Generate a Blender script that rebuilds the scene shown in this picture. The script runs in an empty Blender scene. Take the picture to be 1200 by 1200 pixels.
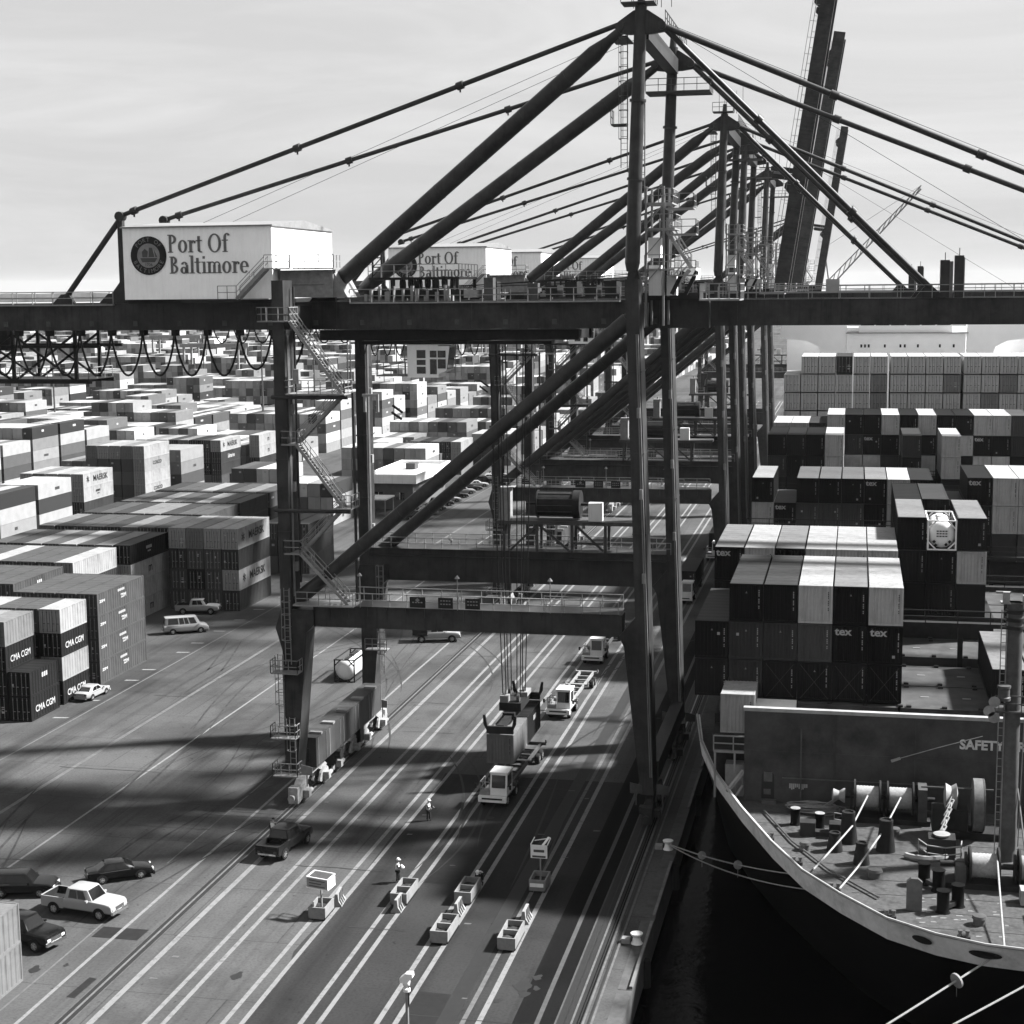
import bpy, bmesh, math, random
from mathutils import Vector, Matrix
R = math.radians
random.seed(11)
S = bpy.context.scene
COL = S.collection
# ---------------------------------------------------------------- camera
CAM_H = 43.8
cd = bpy.data.cameras.new('camera'); cam = bpy.data.objects.new('camera', cd); COL.objects.link(cam)
yaw, pitch, roll = .2088, .138, .0095
fw = Vector((-math.sin(yaw)*math.cos(pitch), math.cos(yaw)*math.cos(pitch), -math.sin(pitch)))
rt = Vector((math.cos(yaw), math.sin(yaw), 0)); dn = fw.cross(rt)
r2 = rt*math.cos(roll)+dn*math.sin(roll); d2 = -rt*math.sin(roll)+dn*math.cos(roll)
cam.matrix_world = Matrix(((r2.x, -d2.x, -fw.x, 0), (r2.y, -d2.y, -fw.y, 0), (r2.z, -d2.z, -fw.z, CAM_H), (0, 0, 0, 1)))
cd.sensor_width = 36; cd.lens = 1900/1200*36; cd.clip_start = 1; cd.clip_end = 30000
S.camera = cam
# ---------------------------------------------------------------- sky, sun, exposure
SUN_EL, SUN_AZ = 44, 23.5          # azimuth from +X (seaward) towards +Y (along the quay)
w = bpy.data.worlds.new('World'); S.world = w; w.use_nodes = True
nt = w.node_tree; nt.nodes.clear()
def N(t, **k):
    n = nt.nodes.new(t)
    for a, b in k.items(): setattr(n, a, b)
    return n
L = lambda a, b: nt.links.new(a, b)
out = N('ShaderNodeOutputWorld'); bg = N('ShaderNodeBackground'); bg.inputs[1].default_value = .05
sky = N('ShaderNodeTexSky', sky_type='NISHITA', sun_disc=False, sun_elevation=R(SUN_EL), sun_rotation=R(90-SUN_AZ))
sky.air_density = 1.0; sky.dust_density = 4.0
bw = N('ShaderNodeRGBToBW'); L(sky.outputs[0], bw.inputs[0])
tc = N('ShaderNodeTexCoord'); mp = N('ShaderNodeMapping'); mp.inputs['Scale'].default_value = (2.0, 2.0, 13.0)
L(tc.outputs['Generated'], mp.inputs[0])
nz = N('ShaderNodeTexNoise'); nz.inputs['Scale'].default_value = 1.6; nz.inputs['Detail'].default_value = 7; nz.inputs['Roughness'].default_value = .62
nz.inputs['Distortion'].default_value = .9
L(mp.outputs[0], nz.inputs[0])
cr = N('ShaderNodeValToRGB'); cr.color_ramp.elements[0].position = .42; cr.color_ramp.elements[1].position = .78
cr.color_ramp.elements[0].color = (0, 0, 0, 1); cr.color_ramp.elements[1].color = (1, 1, 1, 1)
L(nz.outputs[0], cr.inputs[0])
mu = N('ShaderNodeMath', operation='MULTIPLY_ADD'); mu.inputs[1].default_value = .95; mu.inputs[2].default_value = 3.45     # a thin bright veil of high cloud
L(cr.outputs[0], mu.inputs[0])
mm = N('ShaderNodeMix'); mm.data_type = 'FLOAT'; mm.inputs[0].default_value = .85; L(bw.outputs[0], mm.inputs[2]); L(mu.outputs[0], mm.inputs[3])
L(mm.outputs[0], bg.inputs[0]); L(bg.outputs[0], out.inputs[0])
sd = bpy.data.lights.new('sun', 'SUN'); sun = bpy.data.objects.new('sun', sd); COL.objects.link(sun)
sd.energy = 5.0; sd.angle = R(4); sd.color = (1, 1, 1)
sv = Vector((math.cos(R(SUN_EL))*math.cos(R(SUN_AZ)), math.cos(R(SUN_EL))*math.sin(R(SUN_AZ)), math.sin(R(SUN_EL))))
sun.rotation_euler = (-sv).to_track_quat('-Z', 'Y').to_euler(); sun.location = (60, 100, 120)
S.view_settings.view_transform = 'Standard'; S.view_settings.look = 'None'
S.cycles.max_bounces = 6; S.cycles.volume_bounces = 0
S.view_settings.exposure = 2.0; S.view_settings.gamma = 1
# ---------------------------------------------------------------- materials (a black and white photograph: all greys)
MATS = {}
def mat(name, v, rough=.6, var=.25, scale=.8, metal=0, stain=0, bump=0, spec=.12, detail=6, coord='Object', streak=0):
    if name in MATS: return MATS[name]
    m = bpy.data.materials.new(name); m.use_nodes = True; MATS[name] = m
    t = m.node_tree; b = t.nodes['Principled BSDF']
    b.inputs['Roughness'].default_value = rough; b.inputs['Metallic'].default_value = metal
    b.inputs['Specular IOR Level'].default_value = spec
    c = t.nodes.new('ShaderNodeTexCoord'); n = t.nodes.new('ShaderNodeTexNoise')
    n.inputs['Scale'].default_value = scale; n.inputs['Detail'].default_value = detail; n.inputs['Roughness'].default_value = .65
    t.links.new(c.outputs[coord], n.inputs[0])
    r = t.nodes.new('ShaderNodeValToRGB'); e = r.color_ramp.elements
    lo, hi = v*(1-var), v*(1+var*.7); e[0].position = .3; e[1].position = .7
    e[0].color = (lo, lo, lo, 1); e[1].color = (hi, hi, hi, 1)
    t.links.new(n.outputs[0], r.inputs[0]); last = r.outputs[0]
    def dark(fac_out, amt, last):
        mx = t.nodes.new('ShaderNodeMix'); mx.data_type = 'RGBA'; mx.blend_type = 'MULTIPLY'
        t.links.new(fac_out, mx.inputs[0]); t.links.new(last, mx.inputs[6]); mx.inputs[7].default_value = (amt, amt, amt, 1)
        return mx.outputs[2]
    if stain:
        n2 = t.nodes.new('ShaderNodeTexNoise'); n2.inputs['Scale'].default_value = scale*.23; n2.inputs['Detail'].default_value = 8; n2.inputs['Roughness'].default_value = .7
        t.links.new(c.outputs[coord], n2.inputs[0])
        q = t.nodes.new('ShaderNodeValToRGB'); q.color_ramp.elements[0].position = .52; q.color_ramp.elements[1].position = .68
        q.color_ramp.elements[1].color = (stain, stain, stain, 1)
        t.links.new(n2.outputs[0], q.inputs[0]); last = dark(q.outputs[0], .35, last)
    if streak:
        mpn = t.nodes.new('ShaderNodeMapping'); mpn.inputs['Scale'].default_value = (3.2, 3.2, .22)
        t.links.new(c.outputs[coord], mpn.inputs[0])
        n3 = t.nodes.new('ShaderNodeTexNoise'); n3.inputs['Scale'].default_value = 1; n3.inputs['Detail'].default_value = 6; n3.inputs['Roughness'].default_value = .7
        t.links.new(mpn.outputs[0], n3.inputs[0])
        q = t.nodes.new('ShaderNodeValToRGB'); q.color_ramp.elements[0].position = .5; q.color_ramp.elements[1].position = .74
        q.color_ramp.elements[1].color = (streak, streak, streak, 1)
        t.links.new(n3.outputs[0], q.inputs[0]); last = dark(q.outputs[0], .3, last)
    t.links.new(last, b.inputs['Base Color'])
    if bump:
        bn = t.nodes.new('ShaderNodeBump'); bn.inputs['Strength'].default_value = bump; bn.inputs['Distance'].default_value = .05
        n4 = t.nodes.new('ShaderNodeTexNoise'); n4.inputs['Scale'].default_value = scale*9; n4.inputs['Detail'].default_value = 5
        t.links.new(c.outputs[coord], n4.inputs[0]); t.links.new(n4.outputs[0], bn.inputs['Height']); t.links.new(bn.outputs[0], b.inputs['Normal'])
    return m
steel = mat('crane_paint', .036, .4, .5, .6, stain=.6, streak=.75, spec=.12)
steel2 = mat('crane_paint_pipe', .034, .4, .4, .9, stain=.4, streak=.6, spec=.15)
galv = mat('galvanised', .17, .5, .2, 2)
rail_m = mat('rail_white', .2, .5, .2, 2)
cable = mat('black_cable', .012, .6, .1)
white = mat('white_paint', .6, .5, .08, .6, streak=.25)
house_m = mat('house_white', .86, .55, .06, .5, streak=.12)
dgrey = mat('dark_machine', .018, .55, .4, 2)
mgrey = mat('mid_machine', .06, .5, .3, 2, stain=.4)
lgrey = mat('light_machine', .2, .5, .25, 2, stain=.5)
rubber = mat('rubber', .014, .8, .2, 3)
glass = mat('dark_glass', .006, .06, .1, spec=.5)
ink = mat('ink_black', .015, .6, .05)
inkw = mat('ink_white', .28, .6, .05)
concrete = mat('concrete', .17, .8, .2, 2.5, stain=.4, bump=.2)
TONE = {}
for k, v in dict(W=.22, L=.18, N=.12, P=.075, M=.05, G=.028, D=.011, K=.005, R=.42, S=.3).items():
    TONE[k] = mat('container_paint_'+k, v, .55, .2, .5, stain=.5, streak=.6, spec=.08)
# ---------------------------------------------------------------- mesh helpers
class MB:
    def __init__(s): s.v = []; s.f = []; s.mi = []; s.cur = 0
    def add(s, vs, fs):
        o = len(s.v); s.v += [tuple(v) for v in vs]; s.f += [tuple(o+i for i in f) for f in fs]; s.mi += [s.cur]*len(fs); return s
    def box(s, x0, y0, z0, x1, y1, z1):
        x0, x1 = sorted((x0, x1)); y0, y1 = sorted((y0, y1)); z0, z1 = sorted((z0, z1))
        return s.add([(x0,y0,z0),(x1,y0,z0),(x1,y1,z0),(x0,y1,z0),(x0,y0,z1),(x1,y0,z1),(x1,y1,z1),(x0,y1,z1)],
                     [(0,3,2,1),(4,5,6,7),(0,1,5,4),(1,2,6,5),(2,3,7,6),(3,0,4,7)])
    def cbox(s, c, d): return s.box(c[0]-d[0]/2, c[1]-d[1]/2, c[2]-d[2]/2, c[0]+d[0]/2, c[1]+d[1]/2, c[2]+d[2]/2)
    def bar(s, p, q, a, b=None, up=(0,0,1)):
        p, q = Vector(p), Vector(q); d = (q-p).normalized(); u = Vector(up)
        if abs(d.dot(u)) > .98: u = Vector((0,1,0))
        x = d.cross(u).normalized(); y = x.cross(d); b = b or a; x *= a/2; y *= b/2
        return s.add([p-x-y,p+x-y,p+x+y,p-x+y,q-x-y,q+x-y,q+x+y,q-x+y], [(0,3,2,1),(4,5,6,7),(0,1,5,4),(1,2,6,5),(2,3,7,6),(3,0,4,7)])
    def tube(s, p, q, r, n=8, rb=None, caps=True):
        p, q = Vector(p), Vector(q); d = (q-p).normalized(); u = Vector((0,0,1)) if abs(d.z) < .95 else Vector((0,1,0))
        x = d.cross(u).normalized(); y = x.cross(d); rb = r if rb is None else rb
        vs = [p+(x*math.cos(t)+y*math.sin(t))*r for t in [2*math.pi*i/n for i in range(n)]]
        vs += [q+(x*math.cos(t)+y*math.sin(t))*rb for t in [2*math.pi*i/n for i in range(n)]]
        fs = [(i, (i+1) % n, n+(i+1) % n, n+i) for i in range(n)]
        if caps: fs += [tuple(range(n-1, -1, -1)), tuple(range(n, 2*n))]
        return s.add(vs, fs)
    def path(s, pts, r, n=5):
        pts = [Vector(p) for p in pts]; k = len(pts); vs = []; fs = []; pu = None
        for i, p in enumerate(pts):
            d = (pts[min(i+1, k-1)]-pts[max(i-1, 0)]).normalized()
            if pu is None: pu = Vector((0,0,1)) if abs(d.z) < .9 else Vector((1,0,0))
            x = d.cross(pu).normalized(); pu = x.cross(d)
            vs += [p+(x*math.cos(2*math.pi*j/n)+pu*math.sin(2*math.pi*j/n))*r for j in range(n)]
        for i in range(k-1):
            fs += [(i*n+j, i*n+(j+1) % n, (i+1)*n+(j+1) % n, (i+1)*n+j) for j in range(n)]
        fs += [tuple(range(n-1, -1, -1)), tuple(range((k-1)*n, k*n))]
        return s.add(vs, fs)
    def prism(s, poly, plane, a, b):
        n = len(poly); g = {'xz': lambda u, v, w_: (u, w_, v), 'yz': lambda u, v, w_: (w_, u, v), 'xy': lambda u, v, w_: (u, v, w_)}[plane]
        vs = [g(u, v, a) for u, v in poly]+[g(u, v, b) for u, v in poly]
        return s.add(vs, [tuple(range(n-1, -1, -1)), tuple(range(n, 2*n))]+[(i, (i+1) % n, n+(i+1) % n, n+i) for i in range(n)])
    def lathe(s, prof, c, axis='z', n=12):
        vs = []; fs = []; k = len(prof)
        for r, h in prof:
            for j in range(n):
                t = 2*math.pi*j/n; a, b = r*math.cos(t), r*math.sin(t)
                vs.append({'z': (c[0]+a, c[1]+b, c[2]+h), 'x': (c[0]+h, c[1]+a, c[2]+b), 'y': (c[0]+a, c[1]+h, c[2]+b)}[axis])
        for i in range(k-1): fs += [(i*n+j, i*n+(j+1) % n, (i+1)*n+(j+1) % n, (i+1)*n+j) for j in range(n)]
        fs += [tuple(range(n)), tuple(range((k-1)*n, k*n))]
        return s.add(vs, fs)
    def mesh(s, name, smooth=False):
        m = bpy.data.meshes.new(name); m.from_pydata(s.v, [], s.f); m.update()
        b = bmesh.new(); b.from_mesh(m); bmesh.ops.recalc_face_normals(b, faces=b.faces[:]); b.to_mesh(m); b.free()
        if max(s.mi or [0]) > 0:
            m.polygons.foreach_set('material_index', s.mi)
        if smooth:
            m.polygons.foreach_set('use_smooth', [True]*len(m.polygons))
            try: m.set_sharp_from_angle(angle=R(40))
            except Exception: pass
        return m
    def build(s, name, mt, parent=None, smooth=False, loc=None, off=None):
        """off: world origin subtracted from the vertices (the thing's own origin)"""
        if off is not None:
            s.v = [(v[0]-off[0], v[1]-off[1], v[2]-off[2]) for v in s.v]
        me = s.mesh(name, smooth)
        for q in (mt if isinstance(mt, (list, tuple)) else [mt]): me.materials.append(q)
        return place(me, name, parent, loc)
def place(me, name, parent=None, loc=None, rz=0, mt=None):
    o = bpy.data.objects.new(name, me); COL.objects.link(o)
    if parent: o.parent = parent
    if loc is not None: o.location = loc
    o.rotation_euler.z = rz
    if mt is not None:
        o.material_slots[0].link = 'OBJECT'; o.material_slots[0].material = mt
    return o
def tag(o, label, cat, group=None):
    o['label'] = label; o['category'] = cat
    if group: o['group'] = group
    return o
def struct(o): o['kind'] = 'structure'; return o
def stuff(o): o['kind'] = 'stuff'; return o
def empty(name, loc=(0,0,0), rz=0):
    o = bpy.data.objects.new(name, None); COL.objects.link(o); o.location = loc; o.rotation_euler.z = rz; o.empty_display_size = .5; return o
def copy_tree(o, parent=None, skip=()):
    c = o.copy(); COL.objects.link(c); c.parent = parent
    for ch in o.children:
        if ch.name.split('.')[0] not in skip: copy_tree(ch, c, skip)
    return c
def text_mesh(s, size, name='lettering', sx=1., bold=0., depth=0.):
    cu = bpy.data.curves.new(name, 'FONT'); cu.body = s; cu.size = size; cu.align_x = 'CENTER'; cu.align_y = 'CENTER'; cu.offset = bold; cu.resolution_u = 3
    cu.extrude = depth
    o = bpy.data.objects.new(name, cu); COL.objects.link(o)
    me = bpy.data.meshes.new_from_object(o.evaluated_get(bpy.context.evaluated_depsgraph_get()))
    bpy.data.objects.remove(o); bpy.data.curves.remove(cu)
    if sx != 1: me.transform(Matrix.Diagonal((sx, 1, 1, 1)))
    return me
ROT_X = Matrix(((0,0,1,0),(1,0,0,0),(0,1,0,0),(0,0,0,1)))      # flat text onto a face that looks to +X
ROT_Y = Matrix(((1,0,0,0),(0,0,-1,0),(0,1,0,0),(0,0,0,1)))     # onto a face that looks to -Y
_tm = {}
def lettering(parent, s, size, loc, face, mt, sx=1., bold=0., name='lettering'):
    key = (s, size, face, sx, bold)
    if key not in _tm:
        me = text_mesh(s, size, name, sx, bold); me.transform(ROT_X if face == 'x' else ROT_Y); me.materials.append(mt); _tm[key] = me
    return place(_tm[key], name, parent, loc, 0, mt)
def rail(mb, pts, h=1.1, sp=1.8, r=.028, mid=True):
    for a, b in zip(pts, pts[1:]):
        a, b = Vector(a), Vector(b); n = max(1, round((b-a).length/sp)); up = Vector((0,0,h))
        for k in range(n+1):
            p = a+(b-a)*k/n; mb.bar(p, p+up, 2*r)
        mb.bar(a+up, b+up, 2.2*r)
        if mid: mb.bar(a+up*.5, b+up*.5, 2*r)
def stair(mb, a, b, wid, axis='y', n=None):
    """flight from a (low) to b (high), stringers + treads + handrails; wid measured along axis"""
    a, b = Vector(a), Vector(b); s = Vector((0, wid/2, 0)) if axis == 'y' else Vector((wid/2, 0, 0))
    for k in (-1, 1):
        mb.bar(a+s*k, b+s*k, .07, .26)
        for h in (.55, 1.05): mb.bar(a+s*k+Vector((0,0,h)), b+s*k+Vector((0,0,h)), .05)
        m = max(2, round((b-a).length/1.6))
        for i in range(m+1):
            p = a+(b-a)*i/m+s*k; mb.bar(p, p+Vector((0,0,1.05)), .05)
    n = n or max(3, round(abs(b.z-a.z)/.24))
    for i in range(n+1):
        p = a+(b-a)*i/n; d = (.26, wid, .04) if axis == 'y' else (wid, .26, .04)
        mb.cbox(p, d)
def ladder(mb, p, h, wid=.5, axis='x', cage=True):
    p = Vector(p); s = Vector((wid/2,0,0)) if axis == 'x' else Vector((0,wid/2,0)); o = Vector((0,-.7,0)) if axis == 'x' else Vector((.7,0,0))
    for k in (-1, 1): mb.bar(p+s*k, p+s*k+Vector((0,0,h)), .06)
    for i in range(int(h/.5)): mb.bar(p-s+Vector((0,0,.4+i*.5)), p+s+Vector((0,0,.4+i*.5)), .035)
    if cage:
        for i in range(int((h-2.2)/1.1)+1):
            z = Vector((0,0,2.2+i*1.1)); q = [p-s*1.2+z, p-s*1.4+o*.7+z, p+o+z, p+s*1.4+o*.7+z, p+s*1.2+z]
            for a, b in zip(q, q[1:]): mb.bar(a, b, .05)
        for q in (p-s*1.4+o*.7, p+o, p+s*1.4+o*.7): mb.bar(q+Vector((0,0,2.2)), q+Vector((0,0,h)), .04)
# ---------------------------------------------------------------- ground, quay, water
def ground_mat(name, v, joints=0):
    m = mat(name, v, .9, .3, .06, stain=.5, bump=.12, spec=.05, detail=10)
    t = m.node_tree; b = t.nodes['Principled BSDF']; c = [n for n in t.nodes if n.type == 'TEX_COORD'][0]
    src = b.inputs['Base Color'].links[0].from_socket
    def mul(fac, amt, src):
        mx = t.nodes.new('ShaderNodeMix'); mx.data_type = 'RGBA'; mx.blend_type = 'MULTIPLY'; mx.inputs[7].default_value = (amt, amt, amt, 1)
        t.links.new(fac, mx.inputs[0]); t.links.new(src, mx.inputs[6]); return mx.outputs[2]
    # fine aggregate, tyre bands along the quay, broad repair patches
    for sc, vec, lo, hi, amt in ((5, (1, 1, 1), .45, .7, .72), (1, (.55, .012, 1), .5, .72, .55), (1, (.05, .05, 1), .5, .58, .72), (1.3, (1.2, .9, 1), .64, .72, .45)):
        mp_ = t.nodes.new('ShaderNodeMapping'); mp_.inputs['Scale'].default_value = vec; t.links.new(c.outputs['Object'], mp_.inputs[0])
        n = t.nodes.new('ShaderNodeTexNoise'); n.inputs['Scale'].default_value = sc; n.inputs['Detail'].default_value = 5; n.inputs['Roughness'].default_value = .6
        t.links.new(mp_.outputs[0], n.inputs[0])
        q = t.nodes.new('ShaderNodeValToRGB'); q.color_ramp.elements[0].position = lo; q.color_ramp.elements[1].position = hi
        t.links.new(n.outputs[0], q.inputs[0]); src = mul(q.outputs[0], amt, src)
    if joints:
        vo = t.nodes.new('ShaderNodeTexBrick'); vo.inputs['Scale'].default_value = 1; vo.inputs['Mortar Size'].default_value = .05; vo.inputs['Mortar Smooth'].default_value = .4
        vo.inputs['Brick Width'].default_value = 7.5; vo.inputs['Row Height'].default_value = 9.0
        vo.inputs['Color1'].default_value = (0,0,0,1); vo.inputs['Color2'].default_value = (.18,.18,.18,1); vo.inputs['Mortar'].default_value = (1,1,1,1)
        t.links.new(c.outputs['Object'], vo.inputs[0]); src = mul(vo.outputs[0], .6, src)
    t.links.new(src, b.inputs['Base Color']); return m
asphalt = ground_mat('asphalt', .064, 1); yardm = ground_mat('yard_paving', .06, 1); darkasph = ground_mat('darker_asphalt', .027, 0); blackasph = ground_mat('near_black_asphalt', .006, 0)
QX = -12.95                                   # quay edge
g = struct(MB().prism([(QX-.9, -60), (QX-.9, 2600), (-3000, 2600), (-3000, -60)], 'xy', -4, 0).build('quay_apron', asphalt))
struct(MB().add([(-78.3, -60, .004), (-78.3, 2600, .004), (-2900, 2600, .004), (-2900, -60, .004)], [(0,1,2,3)]).build('container_yard_paving', yardm))
def paint(name, v, hole):
    m = bpy.data.materials.new(name); m.use_nodes = True; t = m.node_tree; b = t.nodes['Principled BSDF']; b.inputs['Roughness'].default_value = .85
    c = t.nodes.new('ShaderNodeTexCoord'); n = t.nodes.new('ShaderNodeTexNoise'); n.inputs['Scale'].default_value = 1.7; n.inputs['Detail'].default_value = 9; n.inputs['Roughness'].default_value = .75
    t.links.new(c.outputs['Object'], n.inputs[0]); r = t.nodes.new('ShaderNodeValToRGB'); e = r.color_ramp.elements
    e[0].position = hole-.1; e[1].position = hole+.1; e[0].color = (.04,.04,.04,1); e[1].color = (v, v, v, 1)
    t.links.new(n.outputs[0], r.inputs[0]); t.links.new(r.outputs[0], b.inputs['Base Color']); return m
pt = paint('lane_paint', .12, .4); ptw = paint('lane_paint_faint', .07, .47); ptd = paint('lane_paint_worn', .026, .46)
def line(x, w, y0, y1, m=pt, z=.008):
    # slightly wavering edge, as brushed along by hand-steered markers
    n = max(2, int((y1-y0)/9)); vs = []; fs = []
    for i in range(n+1):
        y = y0+(y1-y0)*i/n; a = random.uniform(-.03, .03)
        vs += [(x-w/2+a, y, z), (x+w/2+a, y, z)]
        if i: fs.append((2*i-2, 2*i-1, 2*i+1, 2*i))
    o = MB().add(vs, fs).build('lane_marking', m, g); return o
for x, w_, m in ((-48.83, .26, pt), (-44.45, .42, pt), (-41.15, .32, pt), (-40.07, .32, pt), (-36.5, .32, pt), (-35.4, .32, pt), (-31.9, .32, pt), (-30.85, .32, pt),
                 (-27.4, .34, pt), (-26.3, .34, pt), (-22.35, .3, ptw), (-21.4, .36, pt), (-17.95, .3, ptd), (-62.9, .22, pt), (-70.3, .42, ptw), (-16.85, .12, ptd)):
    line(x, w_, 40, 620, m)
line(-50.7, .14, 84, 104, ptw); line(-51.2, .12, 112, 140, ptw); line(-78.25, .2, 60, 600, ptw)
tarm = mat('tar', .009, .75, .3, 1.5, spec=.3); tar2 = mat('dark_patch', .012, .9, .3, 1.5, bump=.1)
railm = mat('rail_steel', .2, .35, .3, 2, metal=.6)
def strip(name, x0, x1, m, y0=40, y1=900, z=.012): return MB().add([(x0,y0,z),(x1,y0,z),(x1,y1,z),(x0,y1,z)], [(0,1,2,3)]).build(name, m, g)
strip('rail_trench', -46.62, -45.72, tarm, z=.005); strip('tar_joint', -23.9, -22.85, tarm); strip('rail_trench', -16.8, -15.6, tarm, z=.0085)
strip('cable_slot', -14.98, -14.86, tarm, z=.02)
for x in (-46.15, -15.9):
    MB().box(x-.06, 40, .006, x+.06, 900, .05).build('crane_rail', railm, g)
    for s in (-.42, .42): MB().box(x+s-.04, 40, .006, x+s+.04, 900, .022).build('rail_edge_angle', mgrey if x < -30 else dgrey, g)
for x in (-15.22, -14.72): MB().box(x-.07, 40, .006, x+.07, 900, .05).build('slot_edge_angle', mat('slot_edge', .085, .8, .3, 1.5, stain=.5), g)
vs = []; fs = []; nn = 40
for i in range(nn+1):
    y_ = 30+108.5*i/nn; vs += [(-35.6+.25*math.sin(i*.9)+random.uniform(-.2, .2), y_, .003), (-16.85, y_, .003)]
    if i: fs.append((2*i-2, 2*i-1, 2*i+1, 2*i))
MB().add(vs, fs).build('darker_asphalt', darkasph, g)  # wide sheet of darker asphalt over the middle of the apron
MB().add([(-19.4, 30, .0055), (-15.35, 30, .0055), (-15.35, 600, .0055), (-19.4, 600, .0055)], [(0,1,2,3)]).build('near_black_strip', blackasph, g)  # near-black strip laid along the seaward crane rail
def patch(x0, x1, y0, y1, m=tar2, z=.0135):
    j = lambda: random.uniform(-.12, .12)
    MB().add([(x0+j(), y0+j(), z), (x1+j(), y0+j(), z), (x1+j(), y1+j(), z), (x0+j(), y1+j(), z)], [(0,1,2,3)]).build('asphalt_patch', m, g)
patch(-30.6, -27.7, 111.5, 118.6); patch(-26.1, -23.95, 84, 93.4); patch(-50.3, -47.1, 97.6, 99.6, z=.0032); patch(-47.6, -47.0, 88.5, 91.5, z=.0032)
def blot(x, y, r, m=tarm):
    n = 11; ph = random.random()*6
    pts = [(x+r*(1+.35*math.sin(3*t+ph)+random.uniform(-.15, .15))*math.cos(t), y+1.5*r*(1+.3*math.cos(2*t+ph))*math.sin(t), .0165) for t in [6.283*i/n for i in range(n)]]
    MB().add(pts, [tuple(range(n))]).build('oil_stain', m, g)
for x, y, r in ((-19.8, 95.6, .55), (-19.1, 96.8, .3), (-19.5, 94.2, .35), (-18.9, 95.2, .22), (-20.9, 93.0, .25), (-38.2, 93.5, .35), (-24.8, 86, .2), (-51.6, 92, .35), (-49.9, 93, .16), (-29, 127, .3)): blot(x, y, r)
tyrem = mat('tyre_rubber_mark', .03, .95, .5, .8); random.seed(8)
for i in range(34):                                     # tyre marks: shallow arcs laid down in pairs
    x, y, L0 = random.uniform(-76, -24), random.uniform(88, 200), random.uniform(12, 38); cv = random.uniform(-.012, .012); sl = random.uniform(-.25, .25); w_ = random.uniform(.12, .24)
    for off in (0, 1.7):
        vs = []; fs = []
        for k in range(13):
            t = k/12; d = t*L0; xx = x+off+sl*d+cv*d*d; e = w_*min(1, 4*t, 4*(1-t))/2+.01
            vs += [(xx-e, y+d, .0145+.0002*(i % 7)), (xx+e, y+d, .0145+.0002*(i % 7))]
            if k: fs.append((2*k-2, 2*k-1, 2*k+1, 2*k))
        MB().add(vs, fs).build('tyre_mark', tyrem if x < -36 else tarm, g)
for i in range(22):                                     # cracks and cold joints across the lanes
    x, y, L0 = random.uniform(-76, -26), random.uniform(86, 190), random.uniform(3, 11); vs = []; fs = []
    for k in range(9):
        xx = x+L0*k/8; yy = y+random.uniform(-.12, .12); e = random.uniform(.02, .06); vs += [(xx, yy-e, .0188), (xx, yy+e, .0188)]
        if k: fs.append((2*k-2, 2*k-1, 2*k+1, 2*k))
    MB().add(vs, fs).build('paving_crack', tarm, g)
whitem = paint('paint_dash', .16, .4)
for i in range(12):
    x, y = random.choice(((-79.7, 150+i*7.2), (-79.4, 152+i*7.2)))
    MB().add([(x-1.0, y, .014), (x+.5, y+.2, .014), (x+.7, y+.55, .014), (x-.9, y+.4, .014)], [(0,1,2,3)]).build('bay_mark', whitem, g)
for i in range(26):
    x, y = random.uniform(-44, -18), random.uniform(92, 170); a, b = random.uniform(.2, .6), random.uniform(.08, .3)
    MB().add([(x, y, .0165), (x+a, y+.05, .0165), (x+a+.05, y+b, .0165), (x+.03, y+b, .0165)], [(0,1,2,3)]).build('scuff_mark', ptw, g)
# coping: a proud concrete beam in blocks along the edge with a painted kerb
y = 60.0; k = 0
while y < 330:
    ln = 12.0
    MB().box(QX-.9, y+.03, -2.2, QX+.02, y+ln-.03, .004).build('coping_block', mat('coping', .06, .85, .3, 1.2, stain=.5, bump=.2), g)
    if k % 3 != 2: MB().box(QX-.18, y+.15, .004, QX+.02, y+ln-1.0, .2).build('edge_kerb', mat('kerb_paint', .12, .8, .3, 1.5, stain=.6), g)
    y += ln; k += 1
MB().box(QX-.9, 330, -2.2, QX, 1500, .1).build('coping_block', MATS['coping'], g)
struct(MB().box(QX-1.2, -60, -9, QX-.25, 2600, -2.2).build('quay_wall', mat('quay_wall_concrete', .07, .9, .4, .5, stain=.8)))
y = 66
while y < 320:
    f = MB(); f.tube((QX+.12, y, -2.4), (QX+.12, y, -.5), .33, 10)
    tag(f.build('dock_fender', rubber, smooth=True), 'black cylindrical rubber fender hung on the quay wall', 'fender', 'fenders along the quay wall'); y += 18
wm = bpy.data.materials.new('harbour_water'); wm.use_nodes = True; t_ = wm.node_tree; b_ = t_.nodes['Principled BSDF']
b_.inputs['Base Color'].default_value = (.0015, .0015, .0015, 1); b_.inputs['Roughness'].default_value = .1; b_.inputs['IOR'].default_value = 1.33; b_.inputs['Specular IOR Level'].default_value = .04
c_ = t_.nodes.new('ShaderNodeTexCoord'); n_ = t_.nodes.new('ShaderNodeTexNoise'); n_.inputs['Scale'].default_value = .9; n_.inputs['Detail'].default_value = 6
u_ = t_.nodes.new('ShaderNodeBump'); u_.inputs['Strength'].default_value = .18; u_.inputs['Distance'].default_value = .25
t_.links.new(c_.outputs['Object'], n_.inputs[0]); t_.links.new(n_.outputs[0], u_.inputs['Height']); t_.links.new(u_.outputs[0], b_.inputs['Normal'])
struct(MB().add([(-14, -400, -3), (9000, -400, -3), (9000, 14000, -3), (-14, 14000, -3)], [(0,1,2,3)]).build('harbour_water', wm))
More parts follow.
